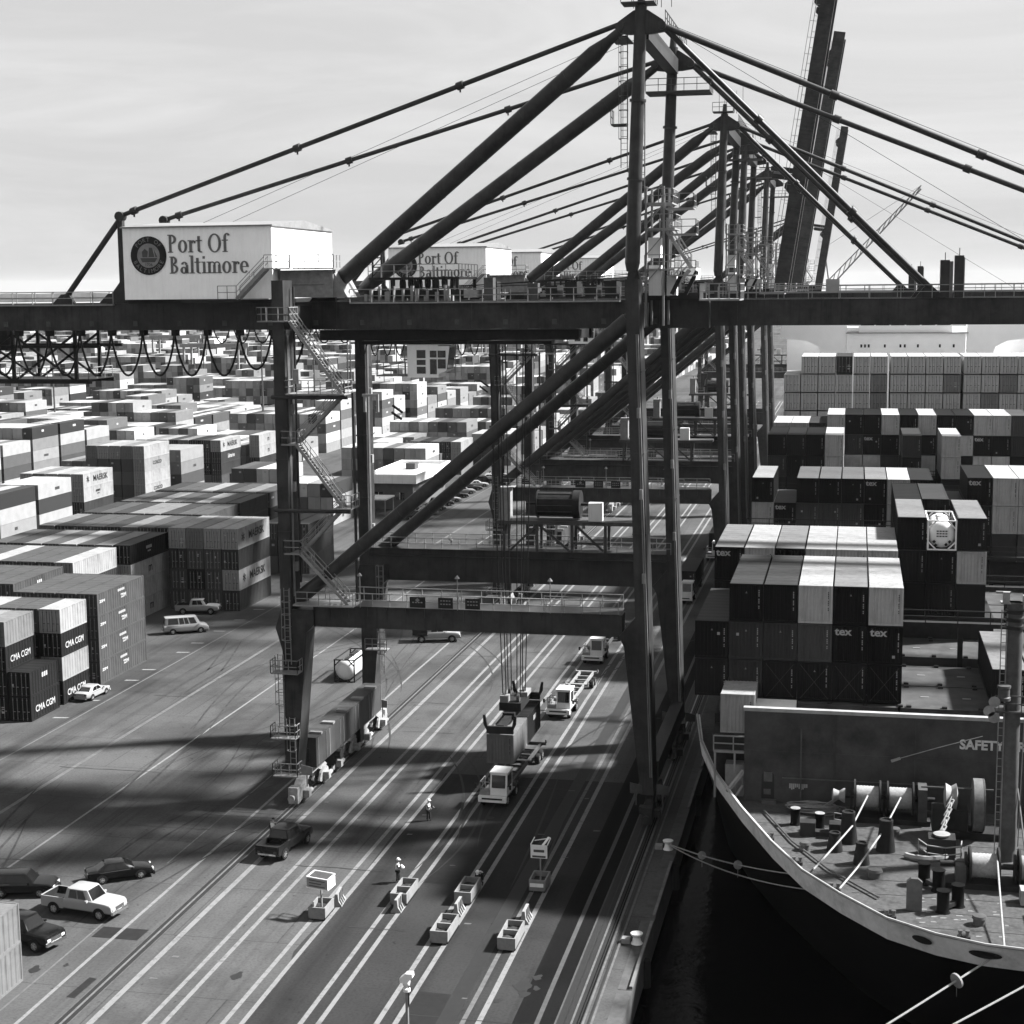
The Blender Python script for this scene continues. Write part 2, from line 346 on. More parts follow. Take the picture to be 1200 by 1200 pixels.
# far shore
sh = MB(); random.seed(5); vs = []; fs = []
for i in range(121):
    x = -9000+150*i; h = 14+10*math.sin(i*.37)+random.uniform(0, 14)
    vs += [(x, 6200, -3), (x, 6200, h), (x, 7000, h*.8)]
    if i: a = 3*i-3; fs += [(a, a+1, a+4, a+3), (a+1, a+2, a+5, a+4)]
struct(sh.add(vs, fs).build('far_shore', mat('far_shore_trees', .2, .95, .5, .01)))
struct(MB().add([(-9000, 2600, -.5), (-13, 2600, -.5), (-13, 6300, -.5), (-9000, 6300, -.5)], [(0,1,2,3)]).build('far_ground', mat('far_ground', .2, .95, .4, .01)))
# ---------------------------------------------------------------- quay crane
CO = (-31.05, 140.25, 0.)
YN, YF, G1, G2 = 129.0, 151.5, 135.6, 145.0
ZB, ZT = 40.35, 42.6
XL, XS = -46.7, -17.3
HX = -11.6                                              # boom hinge
crane = empty('quay_crane', CO)
tag(crane, 'dark ship-to-shore gantry crane lowering a pair of containers, emblem house fully in view', 'crane')
def cp(mb, name, m=steel, smooth=False, parent=None):
    """a crane part given in world coordinates of the first crane"""
    return mb.build(name, m, parent or crane, smooth, off=CO)
for Y in (YN, YF):
    d = 1.12
    m = MB().prism([(XL-.5, 17.0), (XL+.5, 17.0), (XL+.5, 44.5), (XL-.5, 44.5)], 'xz', Y-d, Y+d)
    m.prism([(XL-.5, 2.5), (XL+.55, 2.5), (-44.95, 15.0), (-44.3, 15.65), (-44.3, 16.98), (XL-.5, 16.98), (XL-1.0, 15.3), (XL-.45, 13.4)], 'xz', Y-d+.003, Y+d-.003)
    for z in (23.5, 29.6, 36.2): m.box(XL-.55, Y-d-.05, z, XL+.55, Y+d+.05, z+.12)
    cp(m, 'leg')
    xa = lambda z: XS+(44.3-z)/42*1.35
    m = MB().prism([(xa(2.5)-.55, 2.5), (xa(2.5)+.5, 2.5), (xa(17)+.55, 17), (xa(44.3)+.52, 44.3), (xa(44.3)-.52, 44.3), (xa(17.2)-.55, 17.2), (-18.3, 15.65), (-17.9, 14.8)], 'xz', Y-1.3, Y+1.3)
    m.prism([(xa(44.3)-.52, 44.3), (xa(44.3)+.52, 44.3), (xa(45.2)+.3, 45.3), (xa(45.2)-.3, 45.3)], 'xz', Y-.3, Y+.3)
    m.tube((xa(44.8), Y-.42, 44.75), (xa(44.8), Y+.42, 44.75), .3, 10)
    for z in (24, 30.5, 37): m.box(xa(z)-.58, Y-1.34, z, xa(z)+.58, Y+1.34, z+.1)
    cp(m, 'leg')
for x, Y in ((XL+.56, YN-.6), (XL+.56, YF-.6), (XS+.35, YN-1.36), (XS+.35, YF-1.36)):        # conduits and boxes up the legs
    for k in range(2):
        dx = .14*k; cp(MB().path([(x+dx+(1.25 if x > -30 else 0)*(1-(z-3)/38), Y, z) for z in (4 if x > -30 else 18, 17, 28, 40)] if x > -30 else [(x+dx*.3, Y+dx, 18), (x+dx*.3, Y+dx, 40)], .05, 5), 'conduit', galv)
    for z in (20.5, 27.3, 33.8): cp(MB().cbox((x+(1.25 if x > -30 else 0)*(1-(z-3)/38)+(.12 if x < -30 else 0), Y+(.5 if x < -30 else -.1), z), (.25, .5 if x < -30 else .25, .8)), 'junction_box', lgrey)
for Y in (G1-.66, G2-.66):
    for i in range(18): cp(MB().box(-88+i*4.2, Y-.07, ZB+.3, -87.6+i*4.2, Y, ZB+.75), 'junction_box', mgrey)
# portal beams with stiffeners
m = MB().box(-44.4, YN-.85, 15.5, -18.1, YN+.85, 17.3)
m.box(-44.3, YN-1.0, 17.3, -18.3, YN+1.9, 17.38)
for i in range(15): m.box(-43+i*1.65, YN-.93, 16.2+.5*(i % 3)/3, -42.9+i*1.65, YN-.85, 17.3)
cp(m, 'portal_beam')
m = MB().box(-46.2, YF-1.05, 15.5, -16.2, YF+.85, 18.6)
m.box(-46, YF-1.3, 18.6, -16.4, YF+1.6, 18.7)
m.box(-46.0, YF-1.35, 17.9, -16.4, YF-1.05, 18.0)
cp(m, 'portal_beam')
for x, z0, z1 in ((XL, 40.4, 42.4), (XS, 40.4, 42.4)):
    cp(MB().box(x-.48, YN+1.13, z0, x+.48, YF-1.13, z1), 'cross_beam')
cp(MB().box(-15.9-.55, YN+1.32, 3.0, -15.9+.55, YF-1.32, 4.6), 'sill_beam')
cp(MB().box(-46.15-.5, YN+1.13, 3.0, -46.15+.35, YF-1.13, 4.2), 'sill_beam')
# main girders and boom
for Y in (G1, G2):
    m = MB().box(-90, Y-.65, ZB, HX-.25, Y+.65, ZT)
    m.box(-90, Y-.72, ZT, HX-.25, Y+.72, ZT+.06); m.box(-90, Y-.72, ZB-.06, HX-.25, Y+.72, ZB)
    for i in range(16): m.box(-76+i*4, Y-.68, ZB, -75.92+i*4, Y-.64, ZT)
    cp(m, 'girder')
for x in (-89.6, -80, -70, -62.5, -55): cp(MB().box(x-.3, G1+.66, ZB+.3, x+.3, G2-.66, ZT-.3), 'girder_tie')
H0 = Vector((HX, 140.3, 41.4))
def boom_part(mb, name, mt, parent):
    mb.v = [(v[0]-H0.x, v[1]-H0.y, v[2]-H0.z) for v in mb.v]
    me = mb.mesh(name); me.materials.append(mt); return place(me, name, parent)
m = MB()
for Y in (G1, G2):
    m.box(HX, Y-.6, ZB+.12, 38, Y+.6, ZT-.05); m.box(HX, Y-.68, ZT-.05, 38, Y+.68, ZT)
    for i in range(12): m.box(HX+2+i*4, Y-.63, ZB+.12, HX+2.07+i*4, Y-.6, ZT-.05)
for x in (HX+1, 0, 12, 24, 37.4): m.box(x-.3, G1+.61, ZB+.5, x+.3, G2-.61, ZT-.4)
for x in (5.8, 33.5):
    for Y in (G1, G2): m.prism([(x-1.2, ZT), (x+1.2, ZT), (x+.2, ZT+.9), (x-.5, ZT+.9)], 'xz', Y-.2, Y+.2)
boom = boom_part(m, 'boom', steel, crane); boom.location = H0-Vector(CO)
m = MB()
for Y in (G1-.9, G2+.9): rail(m, [(HX+.5, Y, ZT), (37.5, Y, ZT)], 1.05, 2.4, .03)
for x in (7.0, 7.9): m.box(x, G1+.2, ZT, x+.55, G1+.9, ZT+2.9+.3*(x > 7.5)); 
boom_part(m, 'boom_railing', rail_m, boom)
m = MB()
for x, h in ((6.9, 3.0), (8.0, 3.35)): m.box(x-.35, G1-.2, ZT+.01, x+.35, G1+.75, ZT+h); m.bar((x, G1, ZT+h), (x, G1, ZT+h+.6), .06)
boom_part(m, 'boom_latch_post', steel, boom)
# masts (A-frame), apex
APZ = 64.0
for Y in (YN, YF):
    m = MB().tube((XS-.12, Y, 44.9), (XS-.1, Y, 45.6), .45, 16, .6); m.tube((XS-.1, Y, 45.6), (-16.75, Y, APZ+1.2), .6, 16, .47); m.tube((-16.75, Y, APZ+1.2), (-16.7, Y, APZ+2.4), .32, 10, .25)
    for z in (52, 58): m.tube((XS-.1+(z-45.6)/19.6*.65, Y, z), (XS-.1+(z-45.6)/19.6*.65+.01, Y, z+.2), .66, 16)
    cp(m, 'mast', steel2, True)
    m = MB().prism([(-18.75, APZ-.75), (-18.5, APZ+.1), (-17.3, APZ+.9), (-16.2, APZ+.9), (-15.0, APZ+.1), (-14.75, APZ-.75), (-15.9, APZ-.9), (-17.6, APZ-.9)], 'xz', Y-.22, Y+.22)
    for x in (-18.4, -15.1): m.tube((x, Y-.4, APZ-.3), (x, Y+.4, APZ-.3), .34, 10)
    cp(m, 'apex_gusset')
cp(MB().box(-17.2, YN+.5, APZ-1.2, -16.2, YF-.5, APZ+.1), 'apex_beam')
m = MB(); m.box(-19.0, YF-2, APZ-3, -13.2, YF+1.2, APZ-2.85); m.box(-19.4, YN+1, APZ-.9, -18.0, YN+5, APZ-.78); m.box(-18.2, YN-1.0, APZ+1.35, -15.6, YN+1, APZ+1.45)
rail(m, [(-19, YF-2, APZ-2.85), (-13.2, YF-2, APZ-2.85), (-13.2, YF+1.2, APZ-2.85)], 1.1, 1.2)
rail(m, [(-18.2, YN-1, APZ+1.45), (-15.6, YN-1, APZ+1.45), (-15.6, YN+1, APZ+1.45)], 1.1, 1.0)
rail(m, [(-15.2, YN+3, APZ+.25), (-15.2, YF-3, APZ+.25)], 1.1, 1.5)
ladder(m, (-18.1, YN+.3, 53), APZ-53, .5, 'x'); m.box(-19, YN-.8, 56.2, -17.9, YN+.8, 56.3); rail(m, [(-19, YN-.8, 56.3), (-19, YN+.8, 56.3)], 1.1, .8)
for x in (-17.6, -16.9, -15.4, -14.6): m.bar((x, YN+2, APZ+1.4), (x, YN+2, APZ+4.5+.7*math.sin(x*9)), .05)
cp(m, 'apex_platform', mgrey)
# back stays, struts
XBS = -45.2
for Y, Yg in ((YN, G1), (YF, G2)):
    a, b = Vector((-18.4, Y, APZ-.6)), Vector((XBS, Yg, ZT+.75)); d = (b-a).normalized()
    m = MB().tube(a, a+d*1.2, .35, 14, .4); m.tube(a+d*1.2, a+d*2.6, .42, 14, .68, False); m.tube(a+d*2.6, b-d*1.8, .68, 16); m.tube(b-d*1.8, b, .68, 14, .35); [m.tube(a+(b-a)*q, a+(b-a)*q+d*.16, .705, 14) for q in (.16, .3, .44, .58, .72, .86)]
    cp(m, 'back_strut', steel2, True)
    m = MB().prism([(XBS-1.3, ZT+.05), (XBS+1.1, ZT+.05), (XBS+.9, ZT+1.4), (XBS-.3, ZT+1.5)], 'xz', Yg-.25, Yg+.25); cp(m, 'strut_foot')
    a, b = Vector((-17.9, Y, APZ+.1)), Vector((-63.9, Yg, 50.35))
    m = MB().tube(a, b, .2, 10)
    for k in (.3, .62, .97): p = a+(b-a)*k; m.tube(p-(b-a)*.006, p+(b-a)*.006, .33, 10); m.bar(p, p-Vector((0,0,.55)), .12)
    cp(m, 'back_stay', steel2, True)
    m = MB().box(-64.15, Yg-.28, ZT+.05, -63.7, Yg+.28, 50.0); m.tube((-63.92, Yg-.4, 50.3), (-63.92, Yg+.4, 50.3), .42, 12)
    m.prism([(-65.5, ZT+.05), (-62.6, ZT+.05), (-63.7, ZT+1.6), (-64.2, ZT+1.6)], 'xz', Yg-.2, Yg+.2)
    cp(m, 'stay_post')
    m = MB().tube((-63.95, Yg, 50.1), (-69.6, Yg, ZT+.5), .25, 10); m.prism([(-70.8, ZT+.05), (-68.6, ZT+.05), (-69.2, ZT+.95), (-69.9, ZT+.9)], 'xz', Yg-.2, Yg+.2)
    cp(m, 'post_brace', steel2, True)
    # diagonal brace of the portal frame
    a, b = Vector((-46.0, Y, 17.6)), Vector((XS-.3, Y, 41.2)); d = (b-a).normalized()
    m = MB().tube(a, b, .58, 16); m.tube(b-d*4.2, b-d*.2, .66, 16); m.tube(a, a+d*3, .62, 14); [m.tube(a+(b-a)*q, a+(b-a)*q+d*.16, .605, 14) for q in (.2, .32, .44, .56, .68, .8)]
    cp(m, 'diagonal_brace', steel2, True)
def forestays(root_off, folded):
    out_ = []
    for Y, Yg in ((YN, G1), (YF, G2)):
        for xb, nm in ((33.5, 'outer_forestay'), (5.8, 'inner_forestay')):
            a, b = Vector((-15.1, Y, APZ-.3)), Vector((xb, Yg, ZT+.8)); m = MB()
            if nm == 'outer_forestay':
                m.tube(a, b, .24, 10)
                for k in (.27, .5, .75): p = a+(b-a)*k; m.tube(p-(b-a)*.006, p+(b-a)*.006, .36, 10)
            else:
                m.tube(a, b, .23, 10)
                for k in (.35, .7): p = a+(b-a)*k; m.tube(p-(b-a)*.008, p+(b-a)*.008, .4, 10)
            cp(m, nm, steel2, True)
forestays(None, False)
m = MB()
for i, (Y, xb) in enumerate(((138.6, 36), (142, 20))):
    m.bar((-15.5, Y, APZ+1.2), (xb, Y, ZT+.6), .035); m.bar((-17.5, Y, APZ+1.2), (-58+i, Y, 49.5), .03)
cp(m, 'hoist_rope_run', cable)
# machine house
hx0, hx1, hy0, hy1, hz0, hz1 = -62.1, -48.55, 132.0, 148.2, 43.0, 49.1
m = MB(); n = 54
ys = []
for i in range(n+1):                                  # profiled sheet front
    x = hx0+(hx1-hx0)*i/n; ys.append((x, hy0-(.0 if i % 2 else .045)))
ys += [(hx1, hy1), (hx0, hy1)]
m.prism(ys, 'xy', hz0, hz1)
house = cp(m, 'machine_house', house_m)
m = MB().prism([(hy0-.25, hz1), (hy1+.25, hz1), (hy1+.25, hz1+.12), (140.1, hz1+.75), (hy0-.25, hz1+.12)], 'yz', hx0-.15, hx1+.15); cp(m, 'house_roof', galv)
m = MB().box(hx0+5.2, hy0-.1, hz0-.35, hx1+.1, hy1, hz0); m.box(hx0-.2, hy0+1, hz0-.35, hx0+5.2, hy1, hz0)
cp(m, 'house_floor_frame', dgrey)
def H(x, z): return x-CO[0], z
def glyph_text():
    mb = MB(); W_, T_ = .185, .075
    def ring(cx, cy, rx, ry, a0=0, a1=360, w=W_, t=T_):
        n = max(6, int(abs(a1-a0)/15)); vs = []; fs = []
        for i in range(n+1):
            a = R(a0+(a1-a0)*i/n); vs += [(X0+(cx+rx*math.cos(a))*K, 0, Z0+(cy+ry*math.sin(a))*KZ), (X0+(cx+(rx-w)*math.cos(a))*K, 0, Z0+(cy+(ry-t)*math.sin(a))*KZ)]
            if i: fs.append((2*i-2, 2*i-1, 2*i+1, 2*i))
        mb.add(vs, fs)
    def rc(x0, y0, x1, y1): mb.add([(X0+x0*K, 0, Z0+y0*KZ), (X0+x1*K, 0, Z0+y0*KZ), (X0+x1*K, 0, Z0+y1*KZ), (X0+x0*K, 0, Z0+y1*KZ)], [(0,1,2,3)])
    def stem(x, y1, y0=0, foot=True, top='l'):
        rc(x, y0, x+W_, y1)
        if foot: rc(x-.09, y0, x+W_+.09, y0+.05)
        if top == 'l': rc(x-.1, y1-.06, x, y1)
        if top == 'b': rc(x-.09, y1-.05, x+W_+.09, y1)
    XH = .68
    def G(c):
        if c == 'P': stem(.12, 1, top='b'); ring(.27, .74, .36, .26, -90, 90); return .72
        if c == 'B': stem(.12, 1, top='b'); ring(.27, .76, .31, .24, -90, 90); ring(.27, .27, .38, .27, -90, 90); return .76
        if c == 'O': ring(.46, .5, .45, .53); return .95
        if c == 'o': ring(.33, XH/2, .32, .36); return .68
        if c == 'e': ring(.32, XH/2, .31, .36, 0, 318); rc(.1, .34, .62, .39); return .66
        if c == 'r': stem(.1, XH); ring(.38, .46, .2, .22, 35, 165); rc(.42, .5, .54, .63); return .54
        if c == 't': rc(.12, .08, .12+W_, .9); ring(.35, .14, .23, .16, 180, 300); rc(0, .62, .44, .68); return .48
        if c == 'f': stem(.12, .8, top=''); ring(.36, .8, .24, .25, 30, 180); rc(0, .62, .42, .68); return .5
        if c == 'l': stem(.1, 1.05); return .36
        if c == 'i': stem(.1, XH); rc(.09, .85, .26, 1.0); return .36
        if c == 'm':
            for k in range(3): stem(.1+.34*k, XH if k == 0 else .5, top='l' if k == 0 else '')
            for k in range(2): ring(.1+W_/2+.34*k+.17+.02, .48, .23, .21, 0, 175, .1, .08)
            return 1.06
        if c == 'a': ring(.27, .19, .25, .21); stem(.4, .5, foot=False, top=''); rc(.4, 0, .64, .05); ring(.31, .48, .24, .21, 10, 165); return .66
        return .34
    for s, x0, x1, z0, z1 in (('Port Of', -58.0, -52.35, 46.98, 48.5), ('Baltimore', -57.9, -50.6, 45.2, 46.65)):
        X0 = Z0 = 0; K = KZ = 0; tot = sum(G(c) for c in s)
        mb.v = mb.v if s == 'Baltimore' else []; 
        if s == 'Port Of': mb.f = []; mb.mi = []
        else:
            nkeep = keep; mb.v = mb.v[:nkeep[0]]; mb.f = mb.f[:nkeep[1]]; mb.mi = mb.mi[:nkeep[1]]
        K = (x1-x0)/tot; KZ = z1-z0; X0 = x0; Z0 = z0
        for c in s: X0 += G(c)*K
        keep = (len(mb.v), len(mb.f))
    mb.v = [(x, hy0-.075, z) for x, y, z in mb.v]
    return mb
cp(glyph_text(), 'sign_lettering', mat('sign_ink', .13, .6, .35, 1.2), parent=None)
ex, ez, er = -59.75, 46.75, 1.65
def disc(mb, cx, cz, r, y, n=36): mb.add([(cx+r*math.cos(6.2832*i/n), y, cz+r*math.sin(6.2832*i/n)) for i in range(n)], [tuple(range(n))])
m = MB(); m.tube((ex, hy0-.06, ez), (ex, hy0-.085, ez), er, 40); emb = cp(m, 'emblem', ink)
m = MB(); disc(m, ex, ez, er*.63, hy0-.092); cp(m, 'emblem_field', lgrey)
m = MB()
def poly(pts, y): m.add([(ex+a*er, y, ez+b*er) for a, b in pts], [tuple(range(len(pts)))])
poly([(-.46, -.12), (.5, -.12), (.36, -.34), (-.36, -.34)], hy0-.098)
poly([(-.34, -.08), (-.06, -.08), (-.02, .22), (-.2, .36), (-.36, .2)], hy0-.098); poly([(.0, -.08), (.34, -.08), (.22, .4), (.04, .42)], hy0-.098); poly([(.38, -.08), (.5, -.08), (.3, .36)], hy0-.098)
cp(m, 'emblem_ship', mat('emblem_grey', .07, .6))
def ring_word(s, a0, a1, flip):
    for i, c in enumerate(s):
        if c == ' ': continue
        a = R(a0+(a1-a0)*i/(len(s)-1)); me = text_mesh(c, .5, 'emblem_letter')
        me.transform(Matrix.Rotation(a-math.pi/2 if not flip else a+math.pi/2, 4, 'Z')); me.transform(ROT_Y); me.materials.append(galv)
        o = place(me, 'emblem_letter', emb, (ex+er*.81*math.cos(a)-CO[0], hy0-.1-CO[1], ez+er*.81*math.sin(a)-CO[2]))
ring_word('PORT OF', 140, 40, False); ring_word('BALTIMORE', 205, 335, True)
me = text_mesh('1706', .36, 'emblem_year'); me.transform(ROT_Y); me.materials.append(ink); place(me, 'emblem_year', emb, (ex-CO[0], hy0-.1-CO[1], ez-.47*er-CO[2]))
# house stairs, gantry platforms, walkway railings
m = MB(); m.box(hx0+11.2, hy0-1.4, 42.95, hx1+.1, hy0-.2, 43.02); stair(m, (-51.4, hy0-.8, 43.0), (-48.8, hy0-.8, 45.5), .9)
m.box(-48.8, hy0-1.3, 45.45, -46.6, hy0-.2, 45.55); rail(m, [(-48.8, hy0-1.3, 45.55), (-46.6, hy0-1.3, 45.55), (-46.6, hy0+1, 45.55)], 1.1, 1.1); rail(m, [(-53, hy0-1.4, 43.0), (-51.3, hy0-1.4, 43.0)], 1.1, 1)
m.box(hx1+.02, hy0+.2, 45.45, -43.2, hy0+2, 45.55); rail(m, [(hx1+.2, hy0+.2, 45.55), (-43.2, hy0+.2, 45.55), (-43.2, hy0+2, 45.55)], 1.1, 1.2)
cp(m, 'house_stair', rail_m)
m = MB().box(-48.4, 133.2, 43.05, -43.6, 137.5, 45.4); m.prism([(-43.6, 43.05), (-42.4, 43.05), (-43.6, 45.2)], 'xz', 133.4, 137.3); m.tube((-47.6, 133.1, 44.2), (-44.4, 133.1, 44.2), .06, 6); cp(m, 'winch_housing', lgrey)
for Y, s_ in ((G1-1.0, -1), (G2+1.0, 1)):
    for a_, b_ in ((-89.8, -64.5), (-42.6, -19.2)):
        m = MB(); rail(m, [(a_, Y, ZT), (b_, Y, ZT)], 1.1, 1.95, .032); m.box(a_, Y-s_*.28, ZT-.12, b_, Y+s_*.1, ZT-.002); cp(m, 'girder_railing', rail_m)
m = MB(); random.seed(3)                             # rope sheave frames and small plant on the girders
m.box(-41.9, 136.6, ZT+.3, -33, 144, ZT+1.0); m.box(-41.5, 136.7, ZT+1.9, -33.4, 143.6, ZT+2.1)
for x in (-41.3, -39.3, -37.4, -35.5, -33.6): m.box(x-.12, 136.7, ZT+1, x+.12, 136.95, ZT+1.9); m.box(x-.12, 143.2, ZT+1, x+.12, 143.5, ZT+1.9)
for x in (-41.2, -40.4): m.bar((x, 137, ZT+2), (x, 137, ZT+4.6), .14); 
for z in (3, 3.8, 4.6): m.bar((-41.2, 137, ZT+z), (-40.4, 137, ZT+z), .1); m.bar((-41.2, 137, ZT+z-.8), (-40.4, 137, ZT+z), .08)
for i in range(7): x = -38.6+i*.75; m.lathe([(.05, -.15), (.55, -.15), (.55, .15), (.05, .15)], (x, 137.3, ZT+1.45+.2*(i % 2)), 'x', 12)
cp(m, 'sheave_frame', dgrey)
m = MB(); rail(m, [(-41.5, 136.6, ZT+2.1), (-33.4, 136.6, ZT+2.1), (-33.4, 143.6, ZT+2.1)], 1.1, 1.2)
for i in range(16): x = -41.8+random.random()*9; m.box(x, 135.9, ZT+.06, x+random.uniform(.1, .28), 136.3, ZT+random.uniform(.4, 1.5))
cp(m, 'sheave_frame_railing', rail_m)
cp(MB().box(-31.2, 136.5, ZT+.05, -30.4, 137.6, ZT+2.0), 'control_cabinet', mgrey); cp(MB().box(-27.5, 137, ZT+.05, -26.6, 138, ZT+1.5), 'control_cabinet', mgrey)
m = MB(); 
for i in range(5): x = -26+i*1.7; m.box(x, 137.5, ZT+.3, x+1.0, 140.5, ZT+1.3+.3*(i % 2))
m.bar((-40, 138.8, ZT+1.1), (-19, 138.8, ZT+1.9), .07); m.bar((-40, 139.6, ZT+1.0), (-19, 139.6, ZT+1.6), .07); m.bar((-40, 140.6, ZT+.9), (-19, 140.6, ZT+2.2), .07)
cp(m, 'rope_drum', dgrey)
# mast foot platforms and lift tower
m = MB()
for z, x1 in ((50.2, -12.6), (48.2, -12.4), (45.0, -12.4)):
    m.box(-16.6, 130.3, z, x1-1.8, 134.4, z+.12); m.box(x1-2.2, 128.9, z-.5, x1, 131.0, z-.38)
    rail(m, [(-16.6, 130.3, z+.12), (x1-1.8, 130.3, z+.12), (x1-1.8, 134.4, z+.12)], 1.1, 1.1); rail(m, [(x1-2.2, 128.9, z-.38), (x1, 128.9, z-.38), (x1, 131, z-.38)], 1.1, 1.0)
for x in (-16.5, -15.1): 
    for Y in (130.4, 134.2): m.bar((x, Y, ZT-2), (x, Y, 51.6), .16)
for z in (44, 46.2, 48.6): m.bar((-16.5, 130.4, z), (-15.1, 130.4, z+1.6), .08)
stair(m, (-15.0, 132.2, 43.0), (-13.2, 132.2, 45.0), .8); stair(m, (-13.2, 133.6, 45.2), (-15.2, 133.6, 48.2), .8)
ladder(m, (-16.9, 130.6, 50.3), 8, .5, 'x', True)
cp(m, 'mast_foot_platform', rail_m)
m = MB().box(-16.3, 130.6, 43.0, -15.3, 132.2, 45.4); m.box(-14.9, 131, 43, -14.1, 132, 44.6); m.box(-16.4, 131.0, 46, -15.4, 132.5, 47.6); cp(m, 'lift_cabin', white)
for i in range(2): cp(MB().bar((-14.4+i*1.1, 130.2, 43.1), (-13.5+i*1.1, 130.2, 44.9), .5, .3), 'boom_latch_arm', dgrey)
m = MB().box(-17.2, 133.5, 42.6, -12.0, 134.6, 43.2); cp(m, 'boom_hinge_link', dgrey)
m = MB(); rail(m, [(-12.2, 129.6, 42.7), (-9.0, 129.6, 42.7), (-9, 134.6, 42.7)], 1.2, .8, .04); rail(m, [(-12.2, 129.6, 42.7), (-12.2, 134.6, 42.7)], 1.2, .8, .04); m.box(-12.2, 129.6, 42.55, -9, 134.6, 42.7); cp(m, 'hinge_platform', rail_m)
# stair tower on the landward leg
sy = YN-.35
m = MB()
def land(x0, x1, z, ends=True):
    m.box(x0, sy-1.2, z-.1, x1, sy+1.0, z); rail(m, [(x0, sy+1, z), (x0, sy-1.2, z), (x1, sy-1.2, z), (x1, sy+1, z)], 1.1, 1.0)
land(-48.4, -45.6, 41.2); land(-46.1, -41.0, 35.2); land(-46.6, -45.2, 31.0); land(-42.2, -40.6, 25.7); land(-46.6, -45.2, 21.8)
stair(m, (-41.3, sy-.5, 35.2), (-45.7, sy-.5, 41.2), .8); stair(m, (-45.6, sy+.4, 31.0), (-41.6, sy+.4, 35.0), .8)
stair(m, (-41.4, sy-.5, 25.7), (-45.4, sy-.5, 31.0), .8); stair(m, (-45.4, sy+.4, 21.8), (-41.8, sy+.4, 25.5), .8); stair(m, (-41.3, sy-.5, 17.6), (-45.3, sy-.5, 21.8), .8)
m.box(-45.9, sy-1.4, 17.38, -40.6, sy+1.2, 17.5); rail(m, [(-45.6, sy-1.4, 17.5), (-40.6, sy-1.4, 17.5)], 1.1, 1.0)
cp(m, 'stair_tower', rail_m)
m = MB().tube((-47.4, sy-.9, 34.9), (-40.8, sy-.9, 34.9), .16, 8); m.tube((-47.4, sy-.9, 25.4), (-40.8, sy-.9, 25.4), .16, 8); m.tube((-40.9, sy+.8, 17.4), (-40.9, sy+.8, 35.2), .13, 8); m.tube((-45.9, sy+.9, 19), (-45.9, sy+.9, 44), .1, 8)
cp(m, 'stair_support', steel2, True)
cp(MB().box(-45.6, sy-.6, 36, -45.1, sy-.1, 37.2), 'junction_box', lgrey); m = MB().box(-40.0, sy+.5, 34.9, -38.6, sy+.7, 35.1); m.box(-39.9, sy+.5, 33.6, -39.7, sy+.7, 35.1); m.box(-38.8, sy+.5, 33.6, -38.6, sy+.7, 35.1); cp(m, 'lamp_bracket', lgrey)
m = MB(); rail(m, [(-40.6, YN-1.0, 17.38), (-18.4, YN-1.0, 17.38)], 1.1, 1.5, .03); rail(m, [(-44.2, YN+1.9, 17.38), (-18.4, YN+1.9, 17.38)], 1.1, 1.7, .03); rail(m, [(-24.5, YN-1.1, 17.4), (-21.5, YN-1.1, 17.4)], 1.35, 1.5, .03)
cp(m, 'portal_railing', rail_m)
m = MB(); rail(m, [(-45.6, YF-1.3, 18.7), (-16.6, YF-1.3, 18.7)], 1.1, 1.7, .03); rail(m, [(-45.6, YF+1.6, 18.7), (-16.6, YF+1.6, 18.7)], 1.1, 1.7, .03); cp(m, 'portal_railing', rail_m)
for x, wd in ((-35.2, 1.35), (-32.8, 1.25), (-30.5, 1.25)):
    b = cp(MB().box(x-wd/2, YN-1.12, 17.45, x+wd/2, YN-1.06, 18.35), 'sign_board', ink)
    m = MB()
    if wd > 1.3: m.add([(x, YN-1.125, 18.28), (x+.2, YN-1.125, 18.1), (x, YN-1.125, 17.92), (x-.2, YN-1.125, 18.1)], [(0,1,2,3)])
    for k in range(2):
        for j in range(4 if wd < 1.3 or k == 0 else 0):
            a = x-.45+j*.24; z = 18.05-.28*k-(.2 if wd > 1.3 else 0); m.add([(a, YN-1.125, z), (a+.16, YN-1.125, z), (a+.16, YN-1.125, z+.1), (a, YN-1.125, z+.1)], [(0,1,2,3)])
    m.build('sign_marks', galv, b, off=CO)
for x in (-40.2, -31.8, -24.0):
    m = MB().bar((x, YN-1.0, 17.3), (x, YN-1.0, 19.9), .07); m.lathe([(.02, .25), (.08, .2), (.22, .0), (.2, -.05)], (x, YN-1.0, 20), 'z', 8); cp(m, 'portal_lamp', galv)
# ladders on lower leg
m = MB(); ladder(m, (XL+.1, YN-1.2, 12.2), 6.6); m.box(XL-1.1, YN-2.4, 11.6, XL+1.3, YN-1.13, 11.7); rail(m, [(XL-1.1, YN-1.13, 11.7), (XL-1.1, YN-2.4, 11.7), (XL+1.3, YN-2.4, 11.7), (XL+1.3, YN-1.13, 11.7)], 1.1, .8)
ladder(m, (XL-.6, YN-1.25, 6.6), 6.5); m.box(XL-1.3, YN-2.3, 5.9, XL+.9, YN-1.13, 6.0); rail(m, [(XL-1.3, YN-1.13, 6.0), (XL-1.3, YN-2.3, 6.0), (XL+.9, YN-2.3, 6.0), (XL+.9, YN-1.13, 6)], 1.1, .7)
ladder(m, (XL+.3, YN-1.25, 2.6), 5); m.box(XL-1.2, YN-2.3, 2.6, XL+1.0, YN-1.13, 2.7); rail(m, [(XL-1.2, YN-1.13, 2.7), (XL-1.2, YN-2.3, 2.7), (XL+1, YN-2.3, 2.7), (XL+1, YN-1.13, 2.7)], 1.1, .7)
cp(m, 'leg_ladder', galv)
